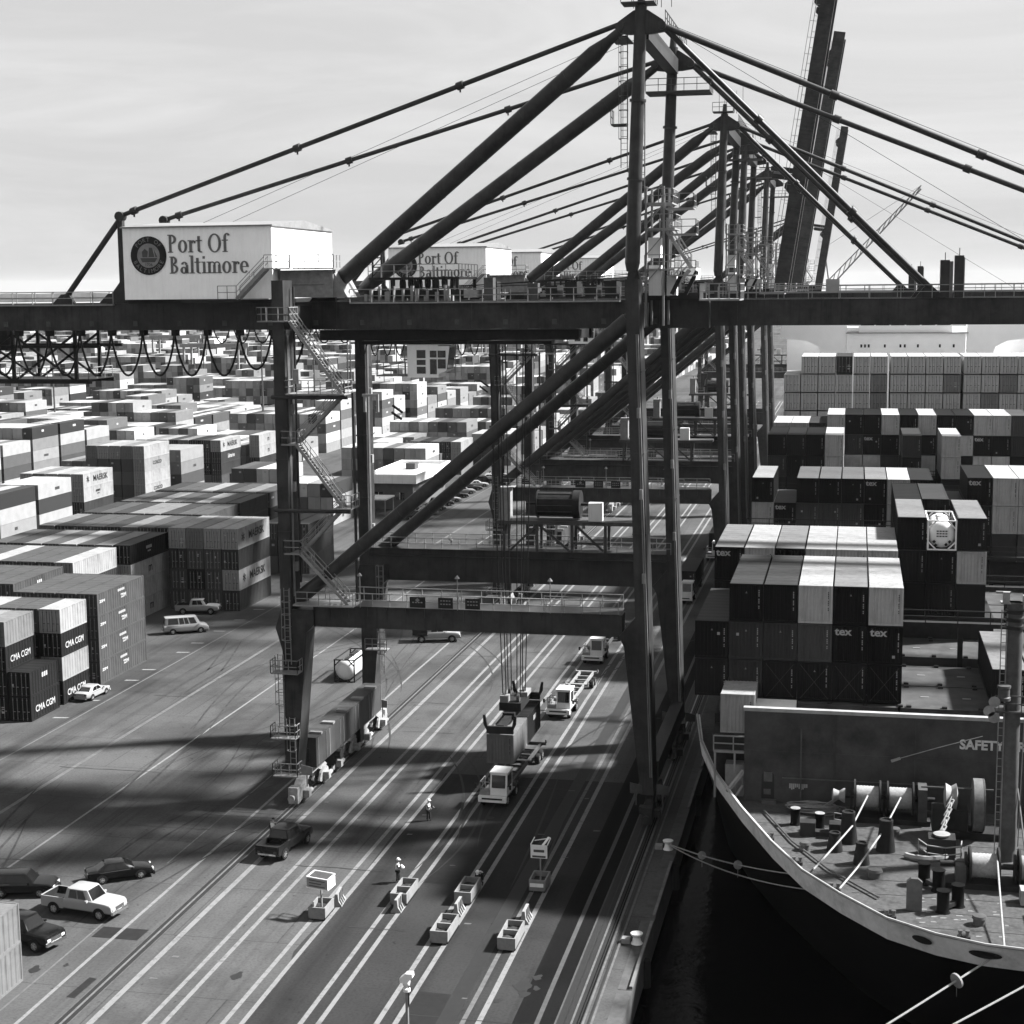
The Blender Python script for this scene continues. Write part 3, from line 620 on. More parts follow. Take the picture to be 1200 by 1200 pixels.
m = MB(); ladder(m, (-45.0, YF-1.3, 6), 11); m.box(-46.5, YF-2.2, 8.6, -44.3, YF-1.13, 8.7); rail(m, [(-46.5, YF-2.2, 8.7), (-44.3, YF-2.2, 8.7)], 1.1, .7); cp(m, 'leg_ladder', galv)
# electrical cabinets along the landward sill
cabm = mat('cabinet_grey', .042, .55, .2, .8, streak=.5)
yy = YN+1.25
for i, ln in enumerate((2.9, 3.9, 4.6, 4.4, 4.0)):
    c = cp(MB().box(-46.9, yy+.02, 2.5, -45.2, yy+ln-.02, 5.15), 'cabinet', cabm)
    m = MB().box(-45.2, yy+ln*.2, 2.65, -45.17, yy+ln*.23, 5.0); m.box(-45.2, yy+ln-.12, 2.65, -45.16, yy+ln-.06, 5.05); m.build('cabinet_trim', galv, c, off=CO)
    m = MB().box(-46.2, yy+ln*.4, 5.15, -45.1, yy+ln*.55, 5.35); m.build('cabinet_vent', galv, c, off=CO)
    yy += ln
# bogies: equaliser beams on wheel trucks
bog = mat('bogie_paint', .24, .5, .4, 2.2, stain=.7)
def bogie(x, yc, s, mm):
    m = MB()
    m.prism([(yc-3.6, 1.5), (yc-2.9, 1.95), (yc-.7, 2.45), (yc+.7, 2.45), (yc+2.9, 1.95), (yc+3.6, 1.5), (yc+2.6, 1.1), (yc+1.2, 1.75), (yc-1.2, 1.75), (yc-2.6, 1.1)], 'yz', x-.32, x+.32)
    for k in (-2.7, 2.7):
        m.prism([(yc+k-1.35, .55), (yc+k-1.0, 1.15), (yc+k-.35, 1.55), (yc+k+.35, 1.55), (yc+k+1.0, 1.15), (yc+k+1.35, .55), (yc+k+1.0, .35), (yc+k-1.0, .35)], 'yz', x-.4, x-.22)
        m.prism([(yc+k-1.35, .55), (yc+k-1.0, 1.15), (yc+k-.35, 1.55), (yc+k+.35, 1.55), (yc+k+1.0, 1.15), (yc+k+1.35, .55), (yc+k+1.0, .35), (yc+k-1.0, .35)], 'yz', x+.22, x+.4)
        m.box(x+.42, yc+k-.5, .5, x+.95, yc+k+.1, 1.1); m.tube((x+.7, yc+k-.2, .8), (x+.7, yc+k+.9, .8), .2, 8); m.box(x-.85, yc+k-.2, .6, x-.4, yc+k+.5, 1.2)
    e = yc+s*4.2; m.box(x-.42, e-.4, .3, x+.42, e+.4, 1.7); m.tube((x, e, .9), (x, e+s*.8, .9), .2, 10); m.tube((x, e+s*.8, .9), (x, e+s*.95, .9), .3, 10)
    b = cp(m, 'bogie', mm)
    for k in (-3.4, -2.0, 2.0, 3.4):
        w_ = MB().lathe([(.05, -.12), (.36, -.12), (.36, -.08), (.31, -.07), (.31, .07), (.36, .08), (.36, .12), (.05, .12)], (x, yc+k, .38), 'x', 14); w_.build('wheel', mgrey, b, True, off=CO)
bogie(-46.15, YN+2.3, -1, bog); bogie(-46.15, YF-2.3, 1, bog); bogd = mat('bogie_dark', .03, .6, .4, 2); bogie(-15.9, YN+2.3, -1, bogd); bogie(-15.9, YF-2.3, 1, bogd)
bogie(-46.15, 140.25, 1, bog)
m = MB().box(-46.9, 135.9, 1.0, -45.5, 136.9, 3.3); m.tube((-45.7, 136.4, 2.0), (-44.9, 136.4, 2.0), .5, 10); cp(m, 'storm_anchor', dgrey); cp(MB().box(-46.9, 143.7, .9, -45.4, 144.8, 3.1), 'anchor_box', dgrey)
for x, m_ in ((-45.2, galv), (-16.9, mgrey), (-14.7, mgrey)):
    for Y in (YN-1.3, YF-1.0): cp(MB().prism([(x-.5, 2.6), (x+.5, 2.6), (x+.5, 3.3), (x-.5, 3.5)], 'xz', Y-.04, Y+.04).bar((x, Y, 2.6), (x, Y, 1.6), .1), 'rail_warning_plate', m_)
# trolley and operator cab
m = MB().box(-46, 136.5, 39.3, -23, 137.2, 40.2); m.box(-46, 143.4, 39.3, -23, 144.1, 40.2)
for x in (-45.6, -41, -34, -28, -23.6): m.box(x-.4, 137.2, 39.35, x+.4, 143.4, 40.1)
m.box(-42.5, 137.3, 38.9, -25.5, 143.3, 39.2); m.box(-36.5, 138, 39.21, -31, 142.6, 41.6)
cp(m, 'trolley', dgrey)
m = MB().box(-38.4, 137.6, 36.0, -35.6, 140.2, 38.85); m.prism([(-35.6, 36.3), (-34.9, 36.6), (-34.6, 38.75), (-35.6, 38.75)], 'xz', 137.65, 140.15); m.box(-38.7, 137.4, 38.85, -34.5, 140.4, 39.0)
cabo = cp(m, 'operator_cab', house_m)
m = MB()
for x0, x1, z0, z1 in ((-37.55, -36.75, 36.35, 36.95), (-37.55, -36.75, 37.1, 37.55), (-37.55, -36.75, 37.7, 38.4), (-36.35, -35.75, 36.3, 37.6), (-36.35, -35.75, 37.75, 38.35), (-35.65, -34.95, 36.8, 37.6), (-35.65, -34.95, 37.75, 38.35)):
    m.box(x0, 137.57, z0, x1, 137.62, z1)
m.prism([(-34.91, 36.7), (-34.86, 36.7), (-34.58, 38.6), (-34.63, 38.6)], 'xz', 137.8, 140)
m.build('cab_window', glass, cabo, off=CO)
m = MB(); m.box(-41.2, 137.4, 36.1, -38.5, 140.2, 36.2); rail(m, [(-41.2, 137.4, 36.2), (-38.5, 137.4, 36.2)], 1.1, .7); m.bar((-41.1, 137.5, 36.2), (-41.1, 137.5, 39.3), .08); m.bar((-38.6, 137.5, 36.2), (-38.6, 137.5, 39.3), .08); m.box(-41.2, 137.4, 39, -34, 137.5, 39.2); cp(m, 'cab_walkway', galv)
m = MB(); ladder(m, (-34, 138.4, 36.1), 3.2, .5, 'x', False); cp(m, 'cab_ladder', galv)
# festoon: cable loops under the landward girder
for i in range(14):
    x0 = -89+i*3.02; pts = [(x0+3.02*t, 134.6, ZB-.35-3.7*(1-(2*t-1)**2)**.8*(1 if i < 12 else .85)) for t in [j/14 for j in range(15)]]
    m = MB().path(pts, .1, 5); m.box(x0-.22, 134.4, ZB-.55, x0+.22, 135.3, ZB-.05); cp(m, 'festoon_loop', cable)
for i in range(10):
    x0 = -45+i*1.15; pts = [(x0+1.15*t, 144.0+.1*i, ZB-.6-2.1*(1-(2*t-1)**2)) for t in [j/8 for j in range(9)]]
    cp(MB().path(pts, .06, 4), 'festoon_loop', cable)
# hanging service platform under the back reach
m = MB(); zp = 35.2; sx_ = -8.2
for Y in (143.2, 148.2):
    for x in (-78, -71, -64.5): m.bar((x, Y, zp), (x, Y, ZB), .3)
    for a, b in ((-78, -71), (-71, -64.5)): m.bar((a, Y, zp), (b, Y, ZB-.6), .2); m.bar((a, Y, ZB-.6), (b, Y, zp), .2)
    m.bar((-79, Y, zp), (-63, Y, zp), .36); m.bar((-79, Y, ZB-1.8), (-62, Y, ZB-1.8), .3)
for x in (-78, -71, -64.5): m.bar((x, 143.2, zp), (x, 148.2, zp), .3)
m.box(-79, 143.2, zp+.18, -63.2, 148.2, zp+.24); m.box(-75, 144, ZB-2.2, -72, 147, ZB-.2)
m.v = [(v[0]+sx_, v[1], v[2]) for v in m.v]; cp(m, 'service_platform', dgrey)
m = MB(); rail(m, [(-79, 143.1, zp+.24), (-63.2, 143.1, zp+.24), (-63.2, 148.2, zp+.24)], 1.1, 1.5); m.v = [(v[0]+sx_, v[1], v[2]) for v in m.v]; cp(m, 'service_platform_railing', rail_m)
# cable reel on the seaward portal
m = MB().box(-33.2, YF-2.0, 21.4, -19.8, YF+1.4, 21.75)
for x in (-32.6, -29.4, -26, -22.8): m.bar((x, YF-1.4, 18.7), (x, YF-1.4, 21.4), .25); m.bar((x, YF+1, 18.7), (x, YF+1, 21.4), .25)
m.bar((-32, YF-1.4, 18.8), (-29.4, YF-1.4, 21.3), .2); m.bar((-29.2, YF-1.4, 21.3), (-26.2, YF-1.4, 18.8), .2); m.bar((-25.8, YF-1.4, 19.6), (-23, YF-1.4, 19.6), .2); m.bar((-25.6, YF-1.4, 21.3), (-23, YF-1.4, 18.9), .2)
cp(m, 'reel_platform', mgrey)
m = MB(); c = (-27.4, YF-.3, 23.2)
m.lathe([(.1, -2.1), (1.35, -2.1), (1.35, -2.0), (1.18, -2.0), (1.18, 1.4), (1.35, 1.4), (1.35, 2.1), (.1, 2.1)], c, 'x', 24); m.tube((c[0]-3.2, c[1], c[2]), (c[0]+2.8, c[1], c[2]), .14, 8)
reel = cp(m, 'cable_reel', dgrey, True)
m = MB()
for i in range(12): a = 6.283*i/12; m.bar((c[0]-2.0, c[1]+1.22*math.cos(a), c[2]+1.22*math.sin(a)), (c[0]+1.4, c[1]+1.22*math.cos(a), c[2]+1.22*math.sin(a)), .05)
m.build('reel_slat', mgrey, reel, off=CO)
m = MB().box(-33, YF-1.7, 21.75, -31.9, YF-.6, 24.9); m.box(-32, YF-1.75, 24.9, -31.5, YF-.55, 24.95); m.tube((-32.3, YF-1.2, 24.95), (-32.3, YF-1.2, 25.3), .12, 8); cp(m, 'reel_cabinet', lgrey)
cp(MB().box(-24.4, YF-1.6, 21.76, -23.1, YF-.7, 23.5), 'reel_motor_box', white)
# ---- further cranes along the quay
raised = {}
def more(dy, up, label):
    c = copy_tree(crane, None, ('outer_forestay', 'inner_forestay', 'hoist_rope_run', 'service_platform', 'service_platform_railing') if up else ('service_platform', 'service_platform_railing'))
    c.location.y += dy; tag(c, label, 'crane')
    if up:
        for ch in c.children:
            if ch.name.startswith('boom') and ch.data.name.startswith('boom') and not ch.name.startswith('boom_hinge'): ch.rotation_euler.y = R(-up)
    return c
more(82, 0, 'second dark gantry crane along the quay, boom lowered over the ship')
more(121, 81.5, 'gantry crane with the tallest raised boom, behind the second crane')
more(183, 81, 'gantry crane with its boom raised, boom tip with small platform standing free in the sky')
more(372, 81.5, 'farthest gantry crane along the quay, its raised boom the shortest of the three')
# ---------------------------------------------------------------- containers
random.seed(21)
CW = 2.438
def con_mesh(ln, h, doors):
    """origin at the bottom centre of the -Y end; frame, corrugated walls, roof with ribs"""
    m = MB(); w = CW/2; p = .14
    for x in (-w, w-p):
        for y in (0, ln-p): m.box(x, y, 0, x+p, y+p, h)                       # corner posts
        m.box(x, p, 0, x+p, ln-p, .16); m.box(x+.02, p, h-.1, x+p-.02, ln-p, h)  # side rails
    for y in (0, ln-p): m.box(-w+p, y+.01, 0, w-p, y+p-.01, .16); m.box(-w+p, y+.01, h-.12, w-p, y+p-.01, h)
    def corr(n, a, b, z0, z1, f):                                              # trapezoid sheet
        vs = []; fs = []; k = 0
        for i in range(n):
            for t, d in ((0, 0), (.35, 0), (.5, 1), (.85, 1)):
                u = a+(b-a)*(i+t)/n; vs += [f(u, d, z0), f(u, d, z1)]
        u = b; vs += [f(u, 0, z0), f(u, 0, z1)]
        for i in range(len(vs)//2-1): fs.append((2*i, 2*i+1, 2*i+3, 2*i+2))
        m.add(vs, fs)
    ns = max(8, int(ln/.56))
    corr(ns, p, ln-p, .16, h-.1, lambda u, d, z: (w-.02-.045*d, u, z)); corr(ns, p, ln-p, .16, h-.1, lambda u, d, z: (-w+.02+.045*d, u, z))
    if not doors: corr(8, -w+p, w-p, .16, h-.12, lambda u, d, z: (u, .035+.05*d, z))
    corr(8, -w+p, w-p, .16, h-.12, lambda u, d, z: (u, ln-.035-.05*d, z))
    corr(max(5, int(ln/1.1)), p, ln-p, -w+.06, w-.06, lambda u, d, z: (z, u, h-.03+.015*d))
    m.add([(-w+.05, .05, .1), (w-.05, .05, .1), (w-.05, ln-.05, .1), (-w+.05, ln-.05, .1)], [(0,1,2,3)])
    me = m.mesh('container'); me.materials.append(TONE['M']); return me
def door_mesh(h):
    m = MB(); m.box(.03, .02, .2, 1.045, .08, h-.16)
    for z in (.75, 1.35, 1.95): m.box(.05, .0, z, 1.02, .02, z+.03)
    me = m.mesh('door'); me.materials.append(TONE['M']); return me
m = MB()
m.tube((0, -.03, .1), (0, -.03, 2.5), .03, 5); m.box(-.02, -.06, 1.0, .26, -.02, 1.07); m.box(-.05, -.05, .3, .05, -.01, .4); m.box(-.05, -.05, 2.2, .05, -.01, 2.3)
LOCK = m.mesh('lock_bar'); LOCK.materials.append(galv)
_cm = {}; _dm = {}
def cmesh(ln, h, d):
    k = (ln, h, d)
    if k not in _cm: _cm[k] = con_mesh(*k)
    return _cm[k]
mk_ = MB()                                              # small stencilled marks: number column and placard
for i in range(11):
    if i not in (4, 8): mk_.add([(.86, -.005, 2.25-.13*i), (.93, -.005, 2.25-.13*i), (.93, -.005, 2.34-.13*i), (.86, -.005, 2.34-.13*i)], [(0,1,2,3)])
MARK1 = mk_.mesh('stencil_marks'); MARK1.materials.append(inkw)
mk_ = MB(); mk_.box(.5, -.012, .35, .7, -.004, .56); MARK2 = mk_.mesh('placard'); MARK2.materials.append(inkw)
mk_ = MB(); mk_.add([(-.07, -.008, 2.08), (.01, -.008, 2.24), (.09, -.008, 2.08)], [(0,1,2)]); MARK3 = mk_.mesh('warning_decal'); MARK3.materials.append(galv)
MARK4 = []
for q in (((.3, 1.75, .24, .15), (.3, 2.0, .3, .12)), ((-.8, 1.2, .2, .26),), ((.35, .8, .34, .22), (.35, 1.2, .34, .1), (.35, 1.4, .34, .1)), ((-.85, 2.1, .3, .1), (.4, 1.5, .16, .3))):
    mk_ = MB()
    for x, z, a, b in q: mk_.add([(x, -.012, z), (x+a, -.012, z), (x+a, -.012, z+b), (x, -.012, z+b)], [(0,1,2,3)])
    MARK4.append(mk_.mesh('door_label')); MARK4[-1].materials.append(inkw)
mk_ = MB()                                              # lashing rods crossed over an end
mk_.bar((-1.0, -.08, .1), (1.0, -.08, 2.6), .022); mk_.bar((1.0, -.1, .1), (-1.0, -.1, 2.6), .022); LASH = mk_.mesh('lashing_rod'); LASH.materials.append(mgrey)
NCON = 0
SIDEM = []
for rows in (((-1.1, .1, .42, 5), (-.7, -.35, .2, 6)), ((-.5, .25, .5, 3),), ((-.9, 0, .3, 7), (-.2, -.5, .16, 3))):      # blurred rows of characters, not to be read
    mk_ = MB()
    for y0, z0, hh, n_ in rows:
        for i in range(n_): mk_.add([(0, y0+i*hh*.85, z0), (0, y0+i*hh*.85+hh*.62, z0), (0, y0+i*hh*.85+hh*.62, z0+hh), (0, y0+i*hh*.85, z0+hh*.92)], [(0,1,2,3)])
    SIDEM.append(mk_.mesh('side_marks')); SIDEM[-1].materials.append(inkw)
def container(x, y, z, ln, h, tone, label, group=None, doors=False, text=None, marks=True, lash=False):
    """x: middle of the box; y: camera-side end"""
    global NCON; NCON += 1
    o = place(cmesh(ln, h, doors), 'shipping_container', None, (x, y, z), 0, TONE[tone])
    tag(o, label, 'container', group)
    if doors:
        if h not in _dm: _dm[h] = door_mesh(h)
        for s in (-1.08, .005):
            d_ = place(_dm[h], 'door', o, (s, 0, 0), 0, TONE[tone])
            for q in (.3, .78): place(LOCK, 'lock_bar', d_, (q, 0, 0), 0, galv if tone in 'DKGMP' else mgrey)
        if marks and random.random() < .6: stuff(place(random.choice(MARK4), 'door_label', o, (random.uniform(-.1, .15), -.05, random.uniform(-.2, .2))))
    elif marks:
        d = tone in 'DKGM'; mt = inkw if d else ink
        stuff(place(MARK1, 'stencil_marks', o, (random.uniform(-.05, .05), .03, random.uniform(-.15, .05)), 0, mt))
        if d:
            if random.random() < .5: place(MARK2, 'placard', o, (random.choice((0, -.1, -1.2)), .03, random.choice((0, .1, 1.4))))
            if random.random() < .4: place(MARK3, 'warning_decal', o, (0, .03, 0))
    if lash: place(LASH, 'lashing_rod', o)
    if text:
        for (s, size, face, dx, dy, dz, mt, sx) in text: lettering(o, s, size, (dx, dy, dz), face, mt, sx, .022)
    return o
TN = dict(S='light grey', P='light grey', R='pale grey', W='white', L='pale grey', N='light grey', M='mid grey', G='grey', D='dark grey', K='black')
ORD = ['bottom', 'second', 'third', 'fourth', 'fifth', 'sixth', 'seventh', 'eighth']
ROWN = ['first', 'second', 'third', 'fourth', 'fifth', 'sixth', 'seventh', 'eighth', 'ninth', 'tenth', 'eleventh', 'twelfth', 'thirteenth', 'fourteenth', 'fifteenth', 'sixteenth']
hidden = []                                             # boxes behind others: x, y, z, ln, h, grey
def side_text(kind, ln, h):
    xf = CW/2+.004; c = ln/2
    if kind == 'MAERSK': return [('MAERSK', 1.55, 'x', xf, c+.9, h*.52, ink, 1.05), ('*', 2.6, 'x', xf, c-4.2, h*.36, ink, 1)]
    if kind == 'CMA': return [('CMA CGM', .95, 'x', xf, c, h*.42, inkw, .95)]
    if kind == 'ZIM': return [('ZIM', .62, 'x', xf, c+.6, h*.5, inkw, 1.3), ('ZIM', .4, 'x', xf, ln*.1, h*.62, inkw, 2.0)]
    if kind == 'SAF': return [('Safmarine', 1.3, 'x', xf, c, h*.5, inkw, .8)]
    if kind == 'COS': return [('COSCO', 1.0, 'x', xf, c, h*.55, ink, 1.2)]
    if kind == 'm': return [('m', 1.7, 'x', xf, c, h*.52, ink, 1.0)]
    if kind == 'tex': return [('tex', .8, 'y', -.5, -.006, h-.55, inkw, 1.1)]
    return None
def stack(where, xr, y, ln, h, cols, doors=True, show=None, side=None, tones='MDGMNKGD', grp=None):
    """cols: per column (seaward first) a string of tones bottom-up. show: how many top tiers of inner columns are built singly"""
    for c, col in enumerate(cols):
        x = xr-CW/2-c*2.56
        for t, tn in enumerate(col):
            vis = c == 0 or show is None or t >= len(col)-show
            if not vis: hidden.append((x, y, t*h, ln, h, tn)); continue
            tx = side_text(side[t], ln, h) if (side and c == 0 and t < len(side) and side[t]) else None
            lt = ' lettered' if tx else ''
            kd = side[t] if side and c == 0 and t < len(side) else None
            o = container(x, y, t*h, ln, h, tn, f'{TN[tn]}{lt} container, {ORD[t]} tier, {ROWN[c]} column, {where}', grp or 'containers stacked in the yard', doors, tx)
            if kd in ('HAN', 'CHI', 'ZIM'): stuff(place(SIDEM[1 if kd == 'CHI' else 0 if kd == 'HAN' else 2], 'side_marks', o, (CW/2+.006, ln*.5, h*(.74 if kd == 'ZIM' else .5)), 0, inkw if tn in 'DKGM' else ink))
P_ = lambda n, pool='MDGMGDKGN', top=None: ''.join(random.choice(pool) for _ in range(n-1))+(random.choice(top) if top else random.choice(pool))
# front block beside the lane
stack('low stack ahead of the white sedan', -82, 148.2, 6.06, 2.59, ['DD', 'DDDN', P_(4, 'DKG', 'L'), P_(4, 'DKG', 'M')], side=['CMA', 'CHI'])
for o in [o for o in bpy.data.objects if o.get('label', '').startswith('dark grey container, third tier, second column, low stack')]:
    for a in side_text('CMA', 6.06, 2.59): lettering(o, a[0], a[1], (a[3], a[4], a[5]), a[2], a[6], a[7], .012)
    o['label'] = 'dark grey lettered container, third tier, second column, low stack ahead of the white sedan'
stack('stack the white sedan is parked against', -82, 155.2, 6.06, 2.59, ['DLDW', P_(4, 'DKG', 'M'), P_(4, 'DKG', 'M'), P_(4, 'DKG', 'W'), P_(4, 'DKG', 'W')], side=['CMA', None, 'CMA', None], show=3)
stack('all-grey stack past the white sedan', -82, 163.9, 12.19, 2.59, ['MMMM']*4, side=['ZIM']*4, show=2)
stack('stack behind the white van', -82, 206.3, 12.19, 2.85, ['GWGW', P_(4, 'GMDM', 'W'), P_(4, 'GMDM', 'N'), P_(4, 'GMDM', 'W')], side=[None, 'MAERSK', None, 'MAERSK'])
# second block
B = -94.6
stack('block behind the all-grey stack', B, 168.3, 12.19, 2.59, ['MMMM']+[P_(4, 'GD', 'M') for _ in range(4)], show=1, side=[None, None, None, 'CHI'])
stack('block beside the parked white pickup', B, 183.0, 12.19, 2.59, ['GWGW']+[P_(4, 'GD', 'WMNM') for _ in range(6)], show=1)
stack('block landward of the white van', B+1.2, 196.8, 12.19, 2.59, ['WWWK']+[P_(4, 'GDK', t) for t in 'NMLMNGM'], show=1, side=['m', None, 'm', 'HAN'])
for i, (y, tops) in enumerate(((212.6, 'GMNGMMGN'), (226.2, 'MMGNNGMG'), (239.4, 'GMLGMLGM'), (252.8, 'MNMGLMMG'))):
    stack(f'{ROWN[i]} low-roofed bay after the white van', B, y, 12.19, 2.59, [P_(3, 'GDK')+t for t in tops], show=1, side=[None, None, None, 'ZIM' if i == 3 else None])
stack('low stack near the landward crane leg', -82.2, 236, 12.19, 2.59, ['MMM', 'GMG', 'MDM'], show=1)
# third block: the lettered stacks further in
C3 = -138.5
stack('lettered block with a long pale side', C3, 273.5, 12.19, 2.6, [ 'GGWW', P_(4, 'GMD', 'L'), P_(4, 'GMD', 'W'), P_(4, 'GMD', 'N'), P_(4, 'GMD', 'W')], side=[None, None, 'HAN', 'MAERSK'], show=3)
stack('tall pale stack of the lettered block', C3, 300, 12.19, 2.6, ['GWWLW', P_(5, 'GMD', 'N'), P_(5, 'GMD', 'L'), P_(5, 'GMD', 'W'), P_(5, 'GDK', 'N')], side=[None, 'COS', None, 'COS', None], show=1)
stack('script-lettered block', C3, 340, 12.19, 2.6, ['MGSW'.replace('S', 'G'), 'MKGG', 'GMDD', 'DMMN', 'MGDG', P_(4, 'GMD', 'L'), P_(4, 'GMD', 'N'), P_(4, 'GMD', 'W')], side=[None, None, 'SAF', 'MAERSK'], show=3)
stack('lone stack beyond the script-lettered block', C3+4, 353.5, 12.19, 2.6, ['GGWW'], side=[None, None, 'm', 'm'])
stack('dark block in front of the flat-roofed office', -113, 300, 12.19, 2.6, ['GGD', 'DGM', 'GDM'], show=1, side=[None, 'HAN', 'HAN'])
# stacks by the flat-roofed office
stack('stack right behind the flat-roofed office', -90.3, 369, 12.19, 2.6, ['NWW', 'DMG', 'GDM', 'MGD', 'MKM'], show=2)
stack('low bay behind the flat-roofed office', -104, 369, 12.19, 2.6, ['DM', 'GL', 'MM', 'DL'], show=1)
# ---- all the other boxes of the yard: too many and too small to pick out singly
random.seed(77)
def far_stuff():
    vs = []; fs = []; cols = []; tg = dict(W=.25, L=.19, N=.13, P=.08, M=.06, G=.034, D=.014, K=.006, R=.5, S=.36)
    def bx(x, y, z, ln, h, g, w=2.4):
        o = len(vs); w /= 2
        vs.extend([(x-w,y,z),(x+w,y,z),(x+w,y+ln,z),(x-w,y+ln,z),(x-w,y,z+h),(x+w,y,z+h),(x+w,y+ln,z+h),(x-w,y+ln,z+h)])
        fs.extend([tuple(o+i for i in f) for f in [(0,3,2,1),(4,5,6,7),(0,1,5,4),(1,2,6,5),(2,3,7,6),(3,0,4,7)]]); cols.extend([g]*6)
        # door end: two leaves and a label standing a little proud
        if y < 620 and x > -330:
            for a in (-1.1, .06): 
                o = len(vs); q = g*random.uniform(.75, 1.1); vs.extend([(x+a, y-.03, z+.15), (x+a+1.04, y-.03, z+.15), (x+a+1.04, y-.03, z+h-.12), (x+a, y-.03, z+h-.12)]); fs.append((o, o+1, o+2, o+3)); cols.append(q)
            if random.random() < .5:
                a = random.choice((-.8, .3)); b = random.uniform(.8, 1.9); o = len(vs); vs.extend([(x+a, y-.05, z+b), (x+a+.45, y-.05, z+b), (x+a+.45, y-.05, z+b+.35), (x+a, y-.05, z+b+.35)]); fs.append((o, o+1, o+2, o+3)); cols.append(.22)
            if random.random() < .6:
                a = random.uniform(.3, .55)*ln; b = random.uniform(.9, 1.4); o = len(vs); u = random.uniform(.6, 2.2); q = .26 if g < .1 else .02
                vs.extend([(x+w+.03, y+a, z+b), (x+w+.03, y+a+u, z+b), (x+w+.03, y+a+u, z+b+.5), (x+w+.03, y+a, z+b+.5)]); fs.append((o, o+1, o+2, o+3)); cols.append(q)
    for x, y, z, ln, h, tn in hidden: bx(x, y, z, ln, h-.03, tg[tn])
    used = [(C3, 273.5), (C3, 300), (C3, 340)]
    pool = 'WWWWWLLLNNNMMGGDK'
    for b in range(16):
        xr = -94.6-43.9*b if b else B
        wd = 8 if b == 0 else 11
        if b == 1: xr = C3
        y = 286 if b == 0 else (190+b*40)
        while y < 1500:
            if b == 0 and 296 < y < 345: y += 13.4; continue
            if b == 1 and any(abs(y-u[1]) < 12.7 for u in used): y += 6; continue
            if random.random() < .08: y += 13.4; continue
            mode = random.choice((4, 3, 2, 4, 3, 5)) if y > 300 else 4
            c = 0
            while c < wd:
                run = random.choice((3, 4, 5, 8)); hh = max(1, min(5, mode+random.choice((0, 0, 0, 0, -1, 1))))
                for cc in range(c, min(wd, c+run)):
                    p_ = random.choice((.8, 1, 1.15))
                    for t in range(hh):
                        if cc > 0 and t < hh-3 and y > 500: continue
                        bx(xr-1.22-cc*2.5, y, t*2.62, 12.19, 2.58, tg[random.choice(pool)]*p_)
                c += run
            y += 13.3 if random.random() < .85 else 19
    for y in range(390, 1300, 14):                      # boxes along the lane behind the office
        if random.random() < .8:
            hh = random.choice((1, 2, 3))
            for cc in range(4):
                for t in range(hh): bx(-84-cc*2.5, y, t*2.62, 12.19, 2.58, tg[random.choice(pool)])
    me = bpy.data.meshes.new('stacked_containers'); me.from_pydata(vs, [], fs); me.update()
    at = me.attributes.new('grey', 'FLOAT', 'FACE'); at.data.foreach_set('value', cols)
    m = bpy.data.materials.new('far_container_paint'); m.use_nodes = True; t = m.node_tree; b = t.nodes['Principled BSDF']; b.inputs['Roughness'].default_value = .6
    a = t.nodes.new('ShaderNodeAttribute'); a.attribute_name = 'grey'
    c = t.nodes.new('ShaderNodeTexCoord'); n = t.nodes.new('ShaderNodeTexNoise'); n.inputs['Scale'].default_value = .7; n.inputs['Detail'].default_value = 4
    t.links.new(c.outputs['Object'], n.inputs[0]); mu_ = t.nodes.new('ShaderNodeMath'); mu_.operation = 'MULTIPLY_ADD'; mu_.inputs[1].default_value = .5; mu_.inputs[2].default_value = .75
    t.links.new(n.outputs[0], mu_.inputs[0]); m2 = t.nodes.new('ShaderNodeMath'); m2.operation = 'MULTIPLY'; t.links.new(mu_.outputs[0], m2.inputs[0]); t.links.new(a.outputs['Fac'], m2.inputs[1])
    t.links.new(m2.outputs[0], b.inputs['Base Color']); me.materials.append(m)
    o = place(me, 'stacked_containers'); stuff(o); tag(o, 'mass of stacked containers filling the yard out to the horizon', 'containers')
far_stuff()
# light poles and far yard cranes over the stacks
random.seed(9)
for i in range(14):
    x, y = random.uniform(-420, -120), random.uniform(420, 1100); h = random.uniform(24, 34)*1.0+(.012*(y-400))
    m = MB().tube((0,0,0), (0,0,h), .35, 6, .18); m.box(-1.6, -.3, h-.1, 1.6, .3, h+.5)
    o = m.build('light_pole', mgrey, loc=(x, y, 0)); tag(o, 'tall yard floodlight pole rising above the far container stacks', 'light pole', 'floodlight poles of the far yard')
def yard_crane(x, y, lab):
    r = empty('yard_gantry_crane', (x, y, 0)); tag(r, lab, 'yard crane', 'yard gantry cranes among the far stacks')
    for sx in (-12, 12):
        for s in (-4, 4): MB().box(sx-.4, s-.4, 1.2, sx+.4, s+.4, 20).build('leg', lgrey, r)
        MB().box(sx-.5, -6, .6, sx+.5, 6, 1.6).build('sill_beam', lgrey, r)
    for s in (-4, 4): MB().box(-13.5, s-.5, 20, 13.5, s+.5, 21.6).build('girder', lgrey, r)
    MB().box(-3, -4.4, 21.6, 2, 4.4, 23.4).build('trolley', white, r)
yard_crane(-262, 640, 'pale rubber-tyred gantry crane straddling the far stacks'); yard_crane(-330, 760, 'pale rubber-tyred gantry crane straddling the far stacks'); yard_crane(-200, 820, 'pale rubber-tyred gantry crane straddling the far stacks')

